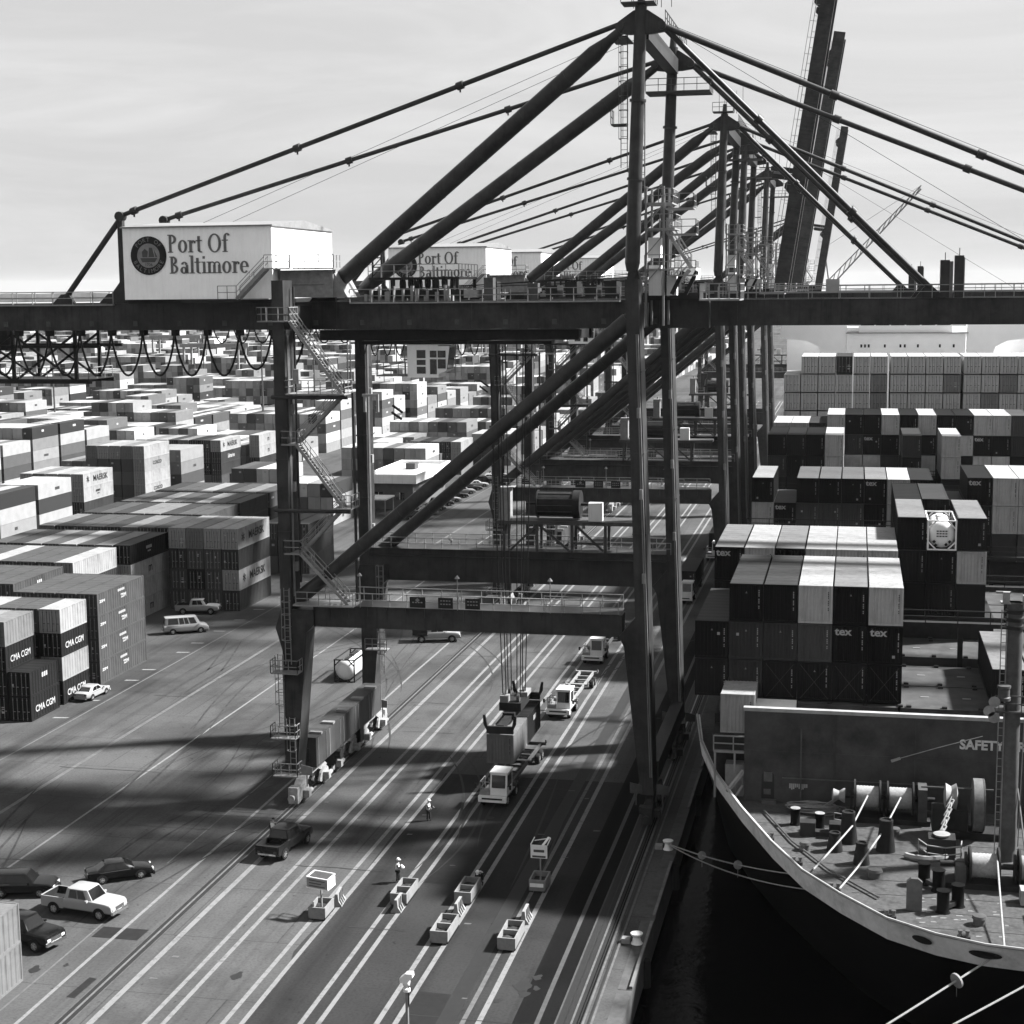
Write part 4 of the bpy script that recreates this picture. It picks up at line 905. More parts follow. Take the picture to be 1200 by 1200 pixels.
# slewing crane far beyond the last quay crane; its pale grey paints in haze
r = empty('harbour_crane', (-20, 1500, 0)); tag(r, 'haze-pale distant harbour crane with a long slanting boom, seen behind the raised booms', 'crane')
fp = mat('far_crane_haze', .17, .7, .1, .1)
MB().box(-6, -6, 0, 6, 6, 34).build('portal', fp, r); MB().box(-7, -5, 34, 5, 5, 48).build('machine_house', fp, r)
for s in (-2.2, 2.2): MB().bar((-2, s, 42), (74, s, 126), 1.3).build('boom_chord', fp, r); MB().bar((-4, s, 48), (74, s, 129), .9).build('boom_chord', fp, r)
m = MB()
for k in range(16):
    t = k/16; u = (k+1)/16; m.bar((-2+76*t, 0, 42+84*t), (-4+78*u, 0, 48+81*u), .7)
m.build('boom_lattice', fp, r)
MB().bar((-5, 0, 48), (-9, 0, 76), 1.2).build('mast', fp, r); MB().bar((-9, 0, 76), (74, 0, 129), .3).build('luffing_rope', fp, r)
# ---------------------------------------------------------------- container ship
random.seed(31)
SX = 10.2; DZ = 7.25; BZ = 8.35
ship = empty('container_ship', (SX, 250, -3)); tag(ship, 'black-hulled container ship moored along the quay with boxes stacked on deck', 'ship')
SO = (SX, 250, -3)
def sp(mb, name, m, smooth=False, parent=None): return mb.build(name, m, parent or ship, smooth, off=SO)
hullm = mat('hull_black', .006, .5, .4, .3, stain=.5, spec=.06); bulw = mat('bulwark_grey', .5, .6, .2, 1.2, stain=.6)
deckm = mat('deck_paint', .05, .75, .35, 3.5, stain=.8, bump=.1); wallm = mat('breakwater_paint', .042, .7, .35, .7, stain=.7, bump=.15)
capm = mat('cap_white', .24, .6, .2, 1.5, stain=.4); shipd = mat('ship_dark', .02, .6, .4, 1.2); hatchm = mat('hatch_paint', .05, .75, .4, .6, stain=.8, bump=.1)
half = [(22.5, 470), (22.5, 300), (22.5, 200), (22.5, 150), (22.45, 131.8), (21.4, 124), (19.6, 116), (17.2, 108.4), (14.8, 101.8), (12.7, 97), (10.4, 93.5), (7.8, 90.2), (5.2, 88.4), (2.7, 87.4), (0, 87.0)]
L_ = [(SX-a, b) for a, b in half]; R_ = [(SX+a, b) for a, b in half[:-1][::-1]]
top = L_+R_; n = len(top)
def low(p, z):
    k = max(0, min(1, (z+9)/(DZ+9))); a = p[0]-SX; yb = p[1]; q = max(0., min(1., (150-yb)/63))
    return (SX+a*(1-(1-k)*q*.62), yb+(1-k)*q*q*17, z)
m = MB(); zs = [-9, -4, 0, 4, DZ-.05]; vs = []; fs = []
for z in zs: vs += [low(p, z) for p in top]
for i in range(len(zs)-1):
    for j in range(n-1): fs.append((i*n+j, i*n+j+1, (i+1)*n+j+1, (i+1)*n+j))
    fs.append((i*n+n-1, i*n, (i+1)*n, (i+1)*n+n-1))
sp(m.add(vs, fs), 'hull', hullm, True)
def flare(p, z): 
    d = Vector((p[0]-SX, p[1]-160, 0)); q = max(0., min(1., (140-p[1])/53)); d.normalize(); return (p[0]+d.x*.45*q*(z-DZ), p[1]+d.y*.45*q*(z-DZ), z)
m = MB(); vs = []; fs = []; js = list(range(4, n-4))
for p in [top[j] for j in js]:
    o_ = flare(p, BZ); i_ = Vector((SX-p[0], 150-p[1], 0)).normalized()*.12; a = flare(p, DZ-.05)
    q = max(0., min(1., (118-p[1])/26)); dz = -.32*q*q                        # plating shows deeper at the bow
    a = flare(p, DZ-.05+dz)
    vs += [a, o_, (o_[0]+i_.x*2.2, o_[1]+i_.y*2.2, BZ), (a[0]+i_.x, a[1]+i_.y, a[2])]
for k in range(len(js)-1):
    for t in range(4): fs.append((4*k+t, 4*k+(t+1) % 4, 4*k+4+(t+1) % 4, 4*k+4+t))
sp(m.add(vs, fs), 'bulwark', bulw)
m = MB(); pth = [flare(top[j], BZ+.03) for j in js]; m.path(pth, .09, 6); sp(m, 'bulwark_rail', capm)
m = MB(); m.add([(p[0], p[1], DZ) for p in top[3:n-3]], [tuple(range(n-6))]); sp(m, 'forecastle_deck', deckm)
for j, (p_, q_, w_) in enumerate((((2.4, 90.2), (5.0, 88.4), .55), ((5.0, 88.4), (7.5, 87.4), .9))):      # fairlead openings in the bulwark plating
    m = MB(); nn = 16; vs = []
    for i in range(nn):
        t = (.72 if j == 0 else 1.0)+w_/2.7*math.cos(6.283*i/nn); zz = 7.72+.25*math.sin(6.283*i/nn)
        pp = (p_[0]+(q_[0]-p_[0])*min(t, 1), p_[1]+(q_[1]-p_[1])*min(t, 1))
        if t > 1: pp = (q_[0]+2.7*(t-1), q_[1]-.4*(t-1))
        f_ = Vector(flare(pp, zz)); d_ = Vector((pp[0]-SX, pp[1]-160, 0)).normalized(); vs.append(f_+d_*.16)
    m.add(vs, [tuple(range(nn))]); sp(m, 'fairlead', ink)
# breakwater wall
WY = 113.0
m = MB().box(-7.2, WY, DZ, 27.6, WY+.35, 13.85); m.box(-7.25, WY-.002, 10.9, 27.6, WY-.03, 11.0)
sp(m, 'breakwater', wallm); sp(MB().box(-7.28, WY-.06, 13.85, 27.7, WY+.45, 14.1), 'breakwater_cap', capm)
m = MB(); pts = [(-5.95, DZ+.25), (-5.05, DZ+.25), (-5.05, 9.1)]+[(-5.5+.45*math.cos(R(a)), 9.1+.45*math.sin(R(a))) for a in range(0, 181, 30)]; m.prism(pts, 'xz', WY-.02, WY+.01)
d_ = sp(m, 'doorway', ink); sp(MB().box(-5.8, WY-.035, 8.75, -5.2, WY-.022, 9.45), 'doorway_lit_upper', mgrey, parent=d_); sp(MB().box(-5.8, WY-.035, 7.8, -5.3, WY-.022, 8.2), 'doorway_lit_lower', mgrey, parent=d_)  # flat black paints the dark opening, grey pieces its lit interior
sp(MB().box(-5.9, WY-.5, DZ, -4.9, WY, DZ+.22), 'door_step', mgrey)
o = lettering(ship, 'SAFETY FIRST', .92, (10.25-SX, WY-.045-250, 12.1+3), 'y', mat('stencil_white', .42, .7, .3, 3, stain=.5), .97, .035)
m = MB()
for i in range(10):
    a = -4.0+i*.13; m.add([(a, WY-.04, 8.35+.1*math.sin(i*5)), (a+.1, WY-.04, 8.35+.1*math.sin(i*5)), (a+.1, WY-.04, 8.7), (a, WY-.04, 8.7)], [(0,1,2,3)])
sp(m, 'wall_notice', capm)
# coaming, hatch covers
sp(MB().box(-9.6, 116.6, DZ+.01, 30, 290, 12.6), 'hatch_coaming', shipd)
for b in range(9):
    yb = 117.2+16.7*b
    for k in range(2):
        for c in range(3):
            x0 = -9.4+c*13.1; y0 = yb+k*6.9; x1 = x0+12.9; y1 = y0+6.6
            hc = sp(MB().box(x0, y0, 12.6, x1, y1, 13.45), 'hatch_cover', hatchm)
            if b == 0 or b == 1:
                mm = MB()
                for i in range(6):
                    for yy in (y0+.3, y1-.3): mm.box(x0+.4+i*2.5, yy-.18, 13.45, x0+.75+i*2.5, yy+.18, 13.6)
                mm.build('twistlock_foot', shipd, hc, off=SO)
                mm = MB()
                for i in range(4): mm.box(x0+1.5+i*3, (y0+y1)/2-.06, 13.45, x0+2.1+i*3, (y0+y1)/2+.06, 13.5)
                mm.build('lifting_pad', capm, hc, off=SO)
# lashing bridges
for yb in (132.4, 149.1, 165.8, 182.5, 199.2, 216, 232.6, 249.6):
    m = MB(); 
    for x in [-11.3+5.0*i for i in range(9)]: m.box(x-.2, yb-.25, 12.6, x+.2, yb+.25, 16.6)
    m.box(-11.6, yb-.4, 16.4, 31, yb+.4, 16.75); rail(m, [(-11.6, yb-.4, 16.75), (31, yb-.4, 16.75)], 1.0, 2.5, .04)
    sp(m, 'lashing_bridge', shipd)
sp(MB().box(13.2, 133.4, 13.5, 17.2, 133.5, 16.2), 'bridge_panel', capm)
# side passage pieces beside the breakwater
m = MB().box(-9.4, 113.3, 10.6, -6.5, 113.6, 10.75); rail(m, [(-9.4, 113.3, 10.75), (-6.6, 113.3, 10.75)], 1.1, 1.3, .04)
for x in (-9.3, -7.9, -6.6): m.bar((x, 113.4, DZ), (x, 113.4, 10.6), .14)
sp(m, 'passage_platform', galv); sp(MB().box(-9.5, 113.62, 10.6, -6.3, 120.2, 11.95), 'box_stand', shipd)
m = MB().bar((-8.3, 111.9, 8.2), (-7.25, 113.1, 9.4), .22); m.bar((-8.1, 112.0, DZ), (-7.3, 113.1, 8.3), .12); sp(m, 'wall_brace', lgrey)
sp(MB().box(-8.6, 113.9, DZ, -7.3, 115, 9.6), 'deck_locker', lgrey)
sp(MB().box(-6.7, 114.2, 11, -3.7, 117.0, 13.75), 'store_box', white)
# fittings of the forecastle
def bollard(x, y, h=1.15, r=.32, topm=True):
    b = sp(MB().lathe([(r*1.25, 0), (r, .12), (r, h-.12), (r*1.12, h-.06), (r*1.12, h)], (x, y, DZ), 'z', 14), 'bollard', mat('bollard_black', .006, .7, .3, 2, spec=.02), True)
    if topm: sp(MB().lathe([(r*1.08, 0), (r*1.05, .03)], (x, y, DZ+h), 'z', 14), 'bollard_top', lgrey, parent=b)
    return b
bollard(-3.4, 108.4); bollard(-1.75, 107.6)
m = MB().box(-3.0, 106.0, DZ, -2.0, 106.9, DZ+.95); m.box(-2.0, 106.2, DZ, -1.1, 106.9, DZ+.3); m.box(-1.1, 106.0, DZ, -.3, 106.9, DZ+.95); sp(m, 'fairlead_box', shipd)
for a, b in (((4.75, 98.6), (5.55, 97.5)), ((5.65, 94.1), (6.55, 95.2))):
    for p in (a, b): bollard(p[0], p[1], 1.35, .36, False)
    sp(MB().bar((a[0], a[1], DZ+.3), (b[0], b[1], DZ+.3), .3, .25), 'bitt_base', shipd)
def vent(x, y, h, r): sp(MB().lathe([(r*1.5, 0), (r, h*.86), (r*1.05, h*.88), (r*1.05, h), (r*.8, h), (r*.75, h-.1)], (x, y, DZ), 'z', 16), 'deck_roller_post', mat('post_grey', .018, .7, .3, 2, spec=.03), True)
vent(.15, 105.4, 2.1, .42); vent(2.55, 104.2, 2.1, .42); vent(-.7, 103.6, 1.25, .36); vent(1.0, 101.5, 1.4, .36)
sp(MB().prism([(3.55, DZ), (4.45, DZ), (4.45, DZ+1.75), (4.2, DZ+1.95), (3.8, DZ+1.95), (3.55, DZ+1.75)], 'xz', 94.0, 94.3), 'bow_plate', mgrey)
ropem = mat('rope_pale', .22, .8, .25, 6, bump=.3)
def winch(xc, yc, drums, zc=1.6):
    r = sp(MB().box(xc-3.0, yc-.9, DZ, xc+3.0, yc+.9, DZ+.35), 'mooring_winch', shipd)
    sp(MB().tube((xc-3.3, yc, DZ+zc), (xc+3.3, yc, DZ+zc), .18, 10), 'winch_shaft', shipd, True, r)
    for x in drums:
        sp(MB().lathe([(.5, -.75)]+[(.72+.03*(i % 2), -.75+1.5*i/14) for i in range(15)]+[(.5, .75)], (x, yc, DZ+zc), 'x', 20), 'rope_drum', ropem, True, r)
        for s in (-.85, .85): sp(MB().lathe([(.2, -.06), (1.15, -.06), (1.15, .06), (.2, .06)], (x+s, yc, DZ+zc), 'x', 20), 'drum_flange', shipd, True, r)
        sp(MB().box(x-1.15, yc-.5, DZ+.3, x-1.0, yc+.5, DZ+1.9), 'winch_stand', shipd, parent=r)
    return r
w1 = winch(2.6, 110.4, (1.4, 3.6)); sp(MB().box(4.75, 109.3, DZ+.35, 5.35, 111, DZ+2.6), 'gear_case', mgrey, parent=w1); sp(MB().lathe([(.25, -.5), (.45, -.4), (.3, 0), (.5, .3), (.5, .4)], (-.5, 110.4, DZ+1.6), 'x', 14), 'warping_head', lgrey, True, w1)
rail_ = MB(); rail(rail_, [(-.8, 108.6, DZ), (.3, 108.2, DZ)], .9, .55, .03); rail(rail_, [(-1.6, 111, DZ+.2), (-.4, 111.4, DZ+1.0)], .3, 1, .04); sp(rail_, 'winch_guard', galv, parent=w1)
w2 = winch(9.0, 99.0, (8.3, 11.2), 1.25); sp(MB().box(6.6, 98.2, DZ+.3, 7.2, 99.6, DZ+1.4), 'gear_case', mgrey, parent=w2); 
# anchor windlass: gypsy wheel, chain, roller stopper
r_ = sp(MB().box(6.0, 107.2, DZ, 10.0, 108.8, DZ+.5), 'anchor_windlass', shipd)
m = MB().lathe([(.3, -.3), (1.75, -.3), (1.75, .3), (.3, .3)], (8.5, 108, DZ+2.2), 'x', 28); sp(m, 'brake_wheel', mat('brake_grey', .1, .55, .3, 2), True, r_)
m = MB(); 
for k in range(8): a = 6.283*k/8; m.bar((8.84, 108, DZ+2.2), (8.84, 108+1.6*math.cos(a), DZ+2.2+1.6*math.sin(a)), .12)
m.lathe([(1.5, 0), (1.75, 0), (1.75, .1), (1.5, .1)], (8.82, 108, DZ+2.2), 'x', 28); sp(m, 'wheel_spoke', mgrey, parent=r_)
sp(MB().lathe([(.4, -.45), (.9, -.35), (.7, 0), (.9, .35), (.4, .45)], (6.8, 108.2, DZ+2.6), 'x', 20), 'gypsy', lgrey, True, r_); sp(MB().box(4.9, 108.9, DZ+2.9, 9.6, 109.0, DZ+3.0), 'guard_pipe', mgrey, parent=r_)
sp(MB().box(5.6, 107.5, DZ+.4, 7.9, 108.9, DZ+1.9), 'windlass_gearbox', shipd, parent=r_)
m = MB(); 
for i in range(9):
    t = i/8; p = Vector((6.8-.75*t, 107.3-2.7*t, DZ+2.7-1.5*t)); d = Vector((-.12, -.2, -.17))
    if i % 2: m.path([p-d*1.1+Vector((.12,0,0)), p+d*1.1+Vector((.12,0,0)), p+d*1.1-Vector((.12,0,0)), p-d*1.1-Vector((.12,0,0)), p-d*1.1+Vector((.12,0,0))], .055, 5)
    else: m.path([p-d*1.1+Vector((0,.1,.1)), p+d*1.1+Vector((0,.1,.1)), p+d*1.1-Vector((0,.1,.1)), p-d*1.1-Vector((0,.1,.1)), p-d*1.1+Vector((0,.1,.1))], .055, 5)
sp(m, 'anchor_chain', capm, parent=r_)
st_ = sp(MB().prism([(104.9, DZ), (103.2, DZ), (103.5, DZ+1.2), (104.6, DZ+1.3)], 'yz', 5.2, 6.9), 'chain_stopper', shipd)
sp(MB().lathe([(.5, 0), (.55, .12), (.2, .15)], (6.05, 104.1, DZ+1.28), 'z', 14), 'stopper_cover', lgrey, True, st_)
m = MB(); rail(m, [(4.6, 103.9, DZ), (5.1, 102.8, DZ), (6.2, 102.5, DZ), (7.2, 103.0, DZ), (7.3, 104, DZ)], 1.0, .9, .03); sp(m, 'stopper_railing', rail_m, parent=st_)
m = MB(); m.path([(5.0+1.3*math.cos(a), 103.3+.7*math.sin(a), DZ+.18) for a in [R(200+160*i/12) for i in range(13)]], .2, 6); sp(m, 'spurling_rim', lgrey, True, st_)
# plate seams, pipes and small fittings
random.seed(12); seam = mat('deck_seam', .02, .9, .3, 2)
for k in range(9): y_ = 91.5+k*2.4; hw_ = 6.5+(y_-91)*.62; sp(MB().box(SX-min(hw_, 17), y_, DZ+.004, 24, y_+.05, DZ+.012), 'deck_seam', seam)
for x, y, r_ in ((1.8, 99.2, .4), (-2.6, 103.4, .3), (7.6, 92.6, .35), (3.2, 107.2, .3)): sp(MB().lathe([(r_, 0), (r_, .35), (r_*1.25, .38), (r_*1.1, .55), (.05, .6)], (x, y, DZ), 'z', 12), 'mushroom_vent', mgrey, True)
for x, y in ((-5.0, 104.9), (-3.0, 100.6), (-.6, 96.4), (2.6, 92.6), (6.6, 90.3)):
    c_ = sp(MB().box(x-.35, y-.2, DZ, x+.35, y+.2, DZ+.18), 'roller_fairlead', shipd)
    for s in (-.2, .2): sp(MB().lathe([(.12, .18), (.1, .3), (.14, .5)], (x+s, y, DZ), 'z', 10), 'roller', mgrey, True, c_)
sp(MB().path([(-5.6, 110.5, DZ+.15), (-3.5, 104.6, DZ+.15), (-1.0, 99.6, DZ+.15), (2.0, 95.4, DZ+.15)], .07, 6), 'deck_pipe', mgrey); sp(MB().path([(8.6, 112.7, DZ+1.9), (-4.5, 112.7, DZ+1.9)], .05, 6), 'wall_pipe', mgrey); sp(MB().path([(-3.2, 112.75, DZ), (-3.2, 112.75, DZ+5.5)], .06, 6), 'wall_pipe', mgrey)
for x in (-1.0, 4.6, 14): sp(MB().box(x, WY-.12, DZ, x+.12, WY-.003, 13.8), 'wall_stiffener', wallm)
hb = sp(MB().box(10.9, 93.2, DZ, 12.4, 94.6, DZ+.6), 'deck_hatch', mgrey); sp(MB().box(10.8, 93.1, DZ+.6, 12.5, 94.7, DZ+.72), 'hatch_lid', lgrey, parent=hb)
sp(MB().box(10.2, 96.0, DZ, 11.6, 97.0, DZ+.9), 'deck_locker', capm)
spot = mat('primer_spot', .12, .9, .3, 3)
for k in range(26):
    x, y = 5.5+random.uniform(-1.5, 5), 91.5+random.uniform(-1, 5); sp(MB().add([(x, y, DZ+.016), (x+random.uniform(.15, .5), y+.03, DZ+.016), (x+random.uniform(.2, .5), y+.22, DZ+.016), (x+.02, y+.2, DZ+.016)], [(0,1,2,3)]), 'paint_touch_up', spot)
m = MB().path(sag_([(4.7, 109.0, DZ+2.9)], (1.0, 113.0, 12.6)), .03, 4) if False else MB().path([(3.2, 112.6, 10.9), (6.0, 112.2, 12.0), (9.0, 111.8, 13.1)], .03, 4); m.bar((3.0, 112.6, 10.8), (3.6, 112.55, 11.05), .16); sp(m, 'guy_wire', lgrey)
# mast
mb_ = MB().tube((10.1, 103.9, DZ), (10.1, 103.9, 24.0), .55, 18, .5); mast = sp(mb_, 'foremast', mgrey, True)
m = MB().box(9.0, 103.2, 17.0, 11.4, 104.8, 17.12); rail(m, [(9.0, 103.2, 17.12), (11.4, 103.2, 17.12)], 1, .8, .03); sp(m, 'mast_platform', mgrey, parent=mast)
for x, z in ((8.9, 17.9), (8.6, 17.3), (8.9, 16.9), (11.6, 17.6)): sp(MB().lathe([(.08, 0), (.12, .3), (.35, .75)], (x, 102.6+.0, z), 'y', 12).__class__() if False else MB().lathe([(.36, -.75), (.16, -.25), (.08, 0)], (x, 103.2, z), 'y', 12), 'deck_horn', lgrey, True, mast)
sp(MB().lathe([(.42, 0), (.42, .2), (.36, .25), (.36, .75), (.42, .8), (.42, .95)], (9.5, 103.0, 17.9), 'z', 12), 'mast_lamp', mgrey, True, mast)
for z in (22.3, 22.8, 23.3): sp(MB().lathe([(.62, 0), (.62, .22)], (10.1, 103.9, z), 'z', 14), 'mast_ring', shipd, True, mast)
m = MB().box(9.2, 103.5, 23.9, 11, 104.3, 24.0); m.box(9.3, 103.3, 24.0, 9.7, 103.7, 24.7); m.box(10.5, 103.3, 24.0, 11, 103.8, 24.5); m.bar((8.9, 103.8, 24.6), (9.8, 103.8, 24.6), .14); sp(m, 'mast_head', lgrey, parent=mast)
m = MB().bar((10.7, 103.6, DZ+1), (10.9, 103.6, 20), .06); m.bar((11.2, 103, DZ+.2), (10.6, 103.8, 12), .08); ladder(m, (9.45, 103.6, DZ+.3), 16, .35, 'x', False); sp(m, 'mast_ladder', galv, parent=mast)
# ropes on deck
m = MB()
for k in range(26):
    cx, cy, a, b = -2.1+random.uniform(-.5, .5), 111.2+random.uniform(-.3, .3), random.uniform(.7, 1.9), random.uniform(.25, .7)
    m.path([(cx+a*math.cos(t), cy+b*math.sin(t), DZ+.08+.02*k+.03*math.sin(3*t+k)) for t in [6.283*i/14 for i in range(15)]], .045, 4)
sp(m, 'rope_coil', mat('rope_grey', .14, .9, .3, 4))
def rope(pts, lab, r=.06, grp='mooring ropes of the ship'):
    tag(MB().path(pts, r, 6).build('mooring_rope', ropem), lab, 'rope', grp)
rope([(1.4, 109.6, DZ+1.9), (.4, 105, DZ+1.25), (-1.1, 100.5, DZ+.85), (-1.9, 97.6, DZ+.85)], 'pale mooring rope running from the winch drum nearer the breakwater doorway to the rail')
rope([(3.6, 109.6, DZ+1.9), (2.4, 104.5, DZ+1.25), (.7, 98.2, DZ+.85), (-.3, 94.6, DZ+.85)], 'pale mooring rope running from the middle winch drum across the deck to the rail')
rope([(9.0, 98.3, DZ+1.9), (8.8, 93, DZ+1.0), (8.6, 88.2, DZ+.5)], 'pale mooring rope leading straight forward from the drum under the mast')
def sag(a, b, s, k=14): return [(a[0]+(b[0]-a[0])*t, a[1]+(b[1]-a[1])*t, a[2]+(b[2]-a[2])*t-s*4*t*(1-t)) for t in [i/k for i in range(k+1)]]
rope(sag((-2.6, 97.5, 7.7), (-13.6, 122.1, .45), .35), 'slack double mooring rope hung from the bow to the quay bollard, upper line', .045)
rope(sag((-1.2, 95.3, 7.6), (-13.6, 122.0, .45), .7), 'slack double mooring rope hung from the bow to the quay bollard, lower line', .045)
rope(sag((7.9, 87.3, 7.5), (-13.6, 68.6, .4), .25), 'taut pale mooring rope leaving the bow fairlead over black water, with rat guard', .06)
rope(sag((11.3, 86.9, 7.4), (-13.6, 68.2, .4), .25), 'taut pale mooring rope over black water, off the fairlead beyond the mast', .06)
for a, b, lab in (((7.9, 87.3, 7.5), (-13.6, 68.6, .4), 'pale disc rat guard on the taut bow rope'), ((-2.6, 97.5, 7.7), (-13.6, 122.1, .45), 'small pale rat guard on the slack rope, nearer the ship'), ((-2.6, 97.5, 7.72), (-13.6, 122.1, .47), 'small pale rat guard on the slack rope, nearer the quay')):
    a, b = Vector(a), Vector(b); t = {'p': .09, 's': .42}[lab[0]] if 'quay' not in lab else .7; s_ = .25 if lab[0] == 'p' else .35
    c = a+(b-a)*t-Vector((0, 0, s_*4*t*(1-t))); d = (b-a).normalized()*.06
    m = MB().tube(c-d, c+d, .42 if lab[0] == 'p' else .3, 16); m.bar(c, c-Vector((0,0,.9)), .03); tag(m.build('rat_guard', lgrey), lab, 'rat guard')
for x, y, lab in ((-13.62, 68.4, 'pale T-head bollard at the quay edge holding both taut bow ropes'), (-13.62, 103.4, 'pale T-head bollard at the quay edge, no rope on it'), (-13.62, 122.1, 'pale T-head bollard at the quay edge holding the slack bow ropes')):
    q = empty('quay_bollard', (x, y, 0)); tag(q, lab, 'bollard')
    MB().lathe([(.42, 0), (.3, .15), (.24, .45), (.4, .6), (.42, .72), (.2, .78)], (0, 0, .01), 'z', 14).build('bollard_post', white, q, True); MB().box(-1.0, -.25, .01, -.45, .3, .35).build('bollard_lug', lgrey, q)
# accommodation block
accm = mat('superstructure_white', .92, .5, .05, .3)
ac = sp(MB().box(-1.2, 276, 12, 17.6, 290, 35.6), 'accommodation', accm); sp(MB().box(-1.6, 275.6, 35.6, 18, 290, 35.75), 'deck_edge', capm, parent=ac)
sp(MB().box(.5, 276.6, 35.75, 15.5, 290, 38.6), 'wheelhouse', accm, parent=ac); m = MB()
for i in range(6): m.box(.8+i*2.45, 276.55, 36.9, 2.95+i*2.45, 276.59, 38.1)
sp(m, 'wheelhouse_window', glass, parent=ac)
for x in (.8, 1.4, 2.0, 4.6, 7.1, 7.8, 9.9, 13.4, 15.6): sp(MB().box(x, 275.95, 33.3, x+.3, 275.99, 33.8), 'porthole', ink, parent=ac)
for s in (-1, 1):
    m = MB(); x0 = SX-2+s*9.6; x1 = SX-2+s*20.5; pts = [(x0, 37.0), (x1, 37.0), (x1, 34.8), (x0+s*6.5, 34.4), (x0+s*4.6, 33.4), (x0+s*3.8, 31.0), (x0, 31)]; m.prism(pts, 'xz', 276.5, 278); sp(m, 'bridge_wing', accm, parent=ac)
sp(MB().box(-11.5, 284, 12, 32, 292, 36.3), 'aft_block', accm, parent=ac)
# ---- boxes on deck
container(-7.75, 113.75, 11.97, 6.06, 2.85, 'W', 'white container on a stand at the quayside end of the breakwater', None, False)
PZ = 13.62; SH = 2.85; X0 = -11.2
cx_ = lambda c: X0+1.22+2.5*c
ship_hidden = []
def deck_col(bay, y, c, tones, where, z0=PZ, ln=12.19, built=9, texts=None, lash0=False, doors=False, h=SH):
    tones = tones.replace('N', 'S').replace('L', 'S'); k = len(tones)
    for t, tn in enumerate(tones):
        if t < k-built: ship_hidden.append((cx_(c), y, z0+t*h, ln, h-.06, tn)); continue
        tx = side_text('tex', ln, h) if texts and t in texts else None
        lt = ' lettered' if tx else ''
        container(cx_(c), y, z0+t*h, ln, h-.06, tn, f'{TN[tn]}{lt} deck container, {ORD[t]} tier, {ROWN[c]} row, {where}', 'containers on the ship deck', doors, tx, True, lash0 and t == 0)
w_ = 'bay behind the breakwater'
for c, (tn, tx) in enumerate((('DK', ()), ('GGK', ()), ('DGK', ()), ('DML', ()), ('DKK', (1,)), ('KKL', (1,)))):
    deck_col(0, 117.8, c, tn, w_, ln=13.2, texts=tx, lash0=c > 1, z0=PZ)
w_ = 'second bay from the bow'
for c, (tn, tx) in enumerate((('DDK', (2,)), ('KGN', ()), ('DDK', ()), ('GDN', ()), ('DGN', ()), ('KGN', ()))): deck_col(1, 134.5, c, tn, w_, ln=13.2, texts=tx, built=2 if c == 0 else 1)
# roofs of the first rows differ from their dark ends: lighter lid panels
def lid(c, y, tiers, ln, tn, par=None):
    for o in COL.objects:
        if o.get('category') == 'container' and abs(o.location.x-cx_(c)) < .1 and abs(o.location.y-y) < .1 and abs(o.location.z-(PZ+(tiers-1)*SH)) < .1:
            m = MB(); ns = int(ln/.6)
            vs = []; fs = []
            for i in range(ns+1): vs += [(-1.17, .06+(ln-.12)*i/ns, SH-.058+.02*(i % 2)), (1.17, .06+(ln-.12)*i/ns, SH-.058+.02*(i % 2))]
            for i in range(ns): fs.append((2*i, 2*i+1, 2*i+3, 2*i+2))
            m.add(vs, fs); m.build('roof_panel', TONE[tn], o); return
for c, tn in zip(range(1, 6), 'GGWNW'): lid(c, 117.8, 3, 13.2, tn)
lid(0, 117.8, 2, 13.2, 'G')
w_ = 'bay behind the breakwater'
X0_ = X0; X0 = X0+1.2
for c in (8, 9, 10): deck_col(0, 117.8, c, 'D', w_, ln=13.2)
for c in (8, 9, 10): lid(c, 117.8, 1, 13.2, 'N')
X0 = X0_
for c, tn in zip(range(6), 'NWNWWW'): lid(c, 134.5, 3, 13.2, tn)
w_ = 'group around the tank container'
zt = 18.35-SH
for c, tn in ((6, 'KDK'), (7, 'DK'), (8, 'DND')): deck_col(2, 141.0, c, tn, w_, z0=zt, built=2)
for o in list(COL.objects):
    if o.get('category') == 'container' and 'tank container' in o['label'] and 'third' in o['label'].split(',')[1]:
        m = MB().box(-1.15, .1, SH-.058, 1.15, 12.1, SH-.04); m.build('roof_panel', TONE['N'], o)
deck_col(2, 153.5, 6, 'DK', w_+', inboard end', z0=zt+SH); deck_col(2, 153.5, 7, 'DG', w_+', inboard end', z0=zt+SH); deck_col(2, 153.4, 8, 'DW', w_+', far end', z0=zt)
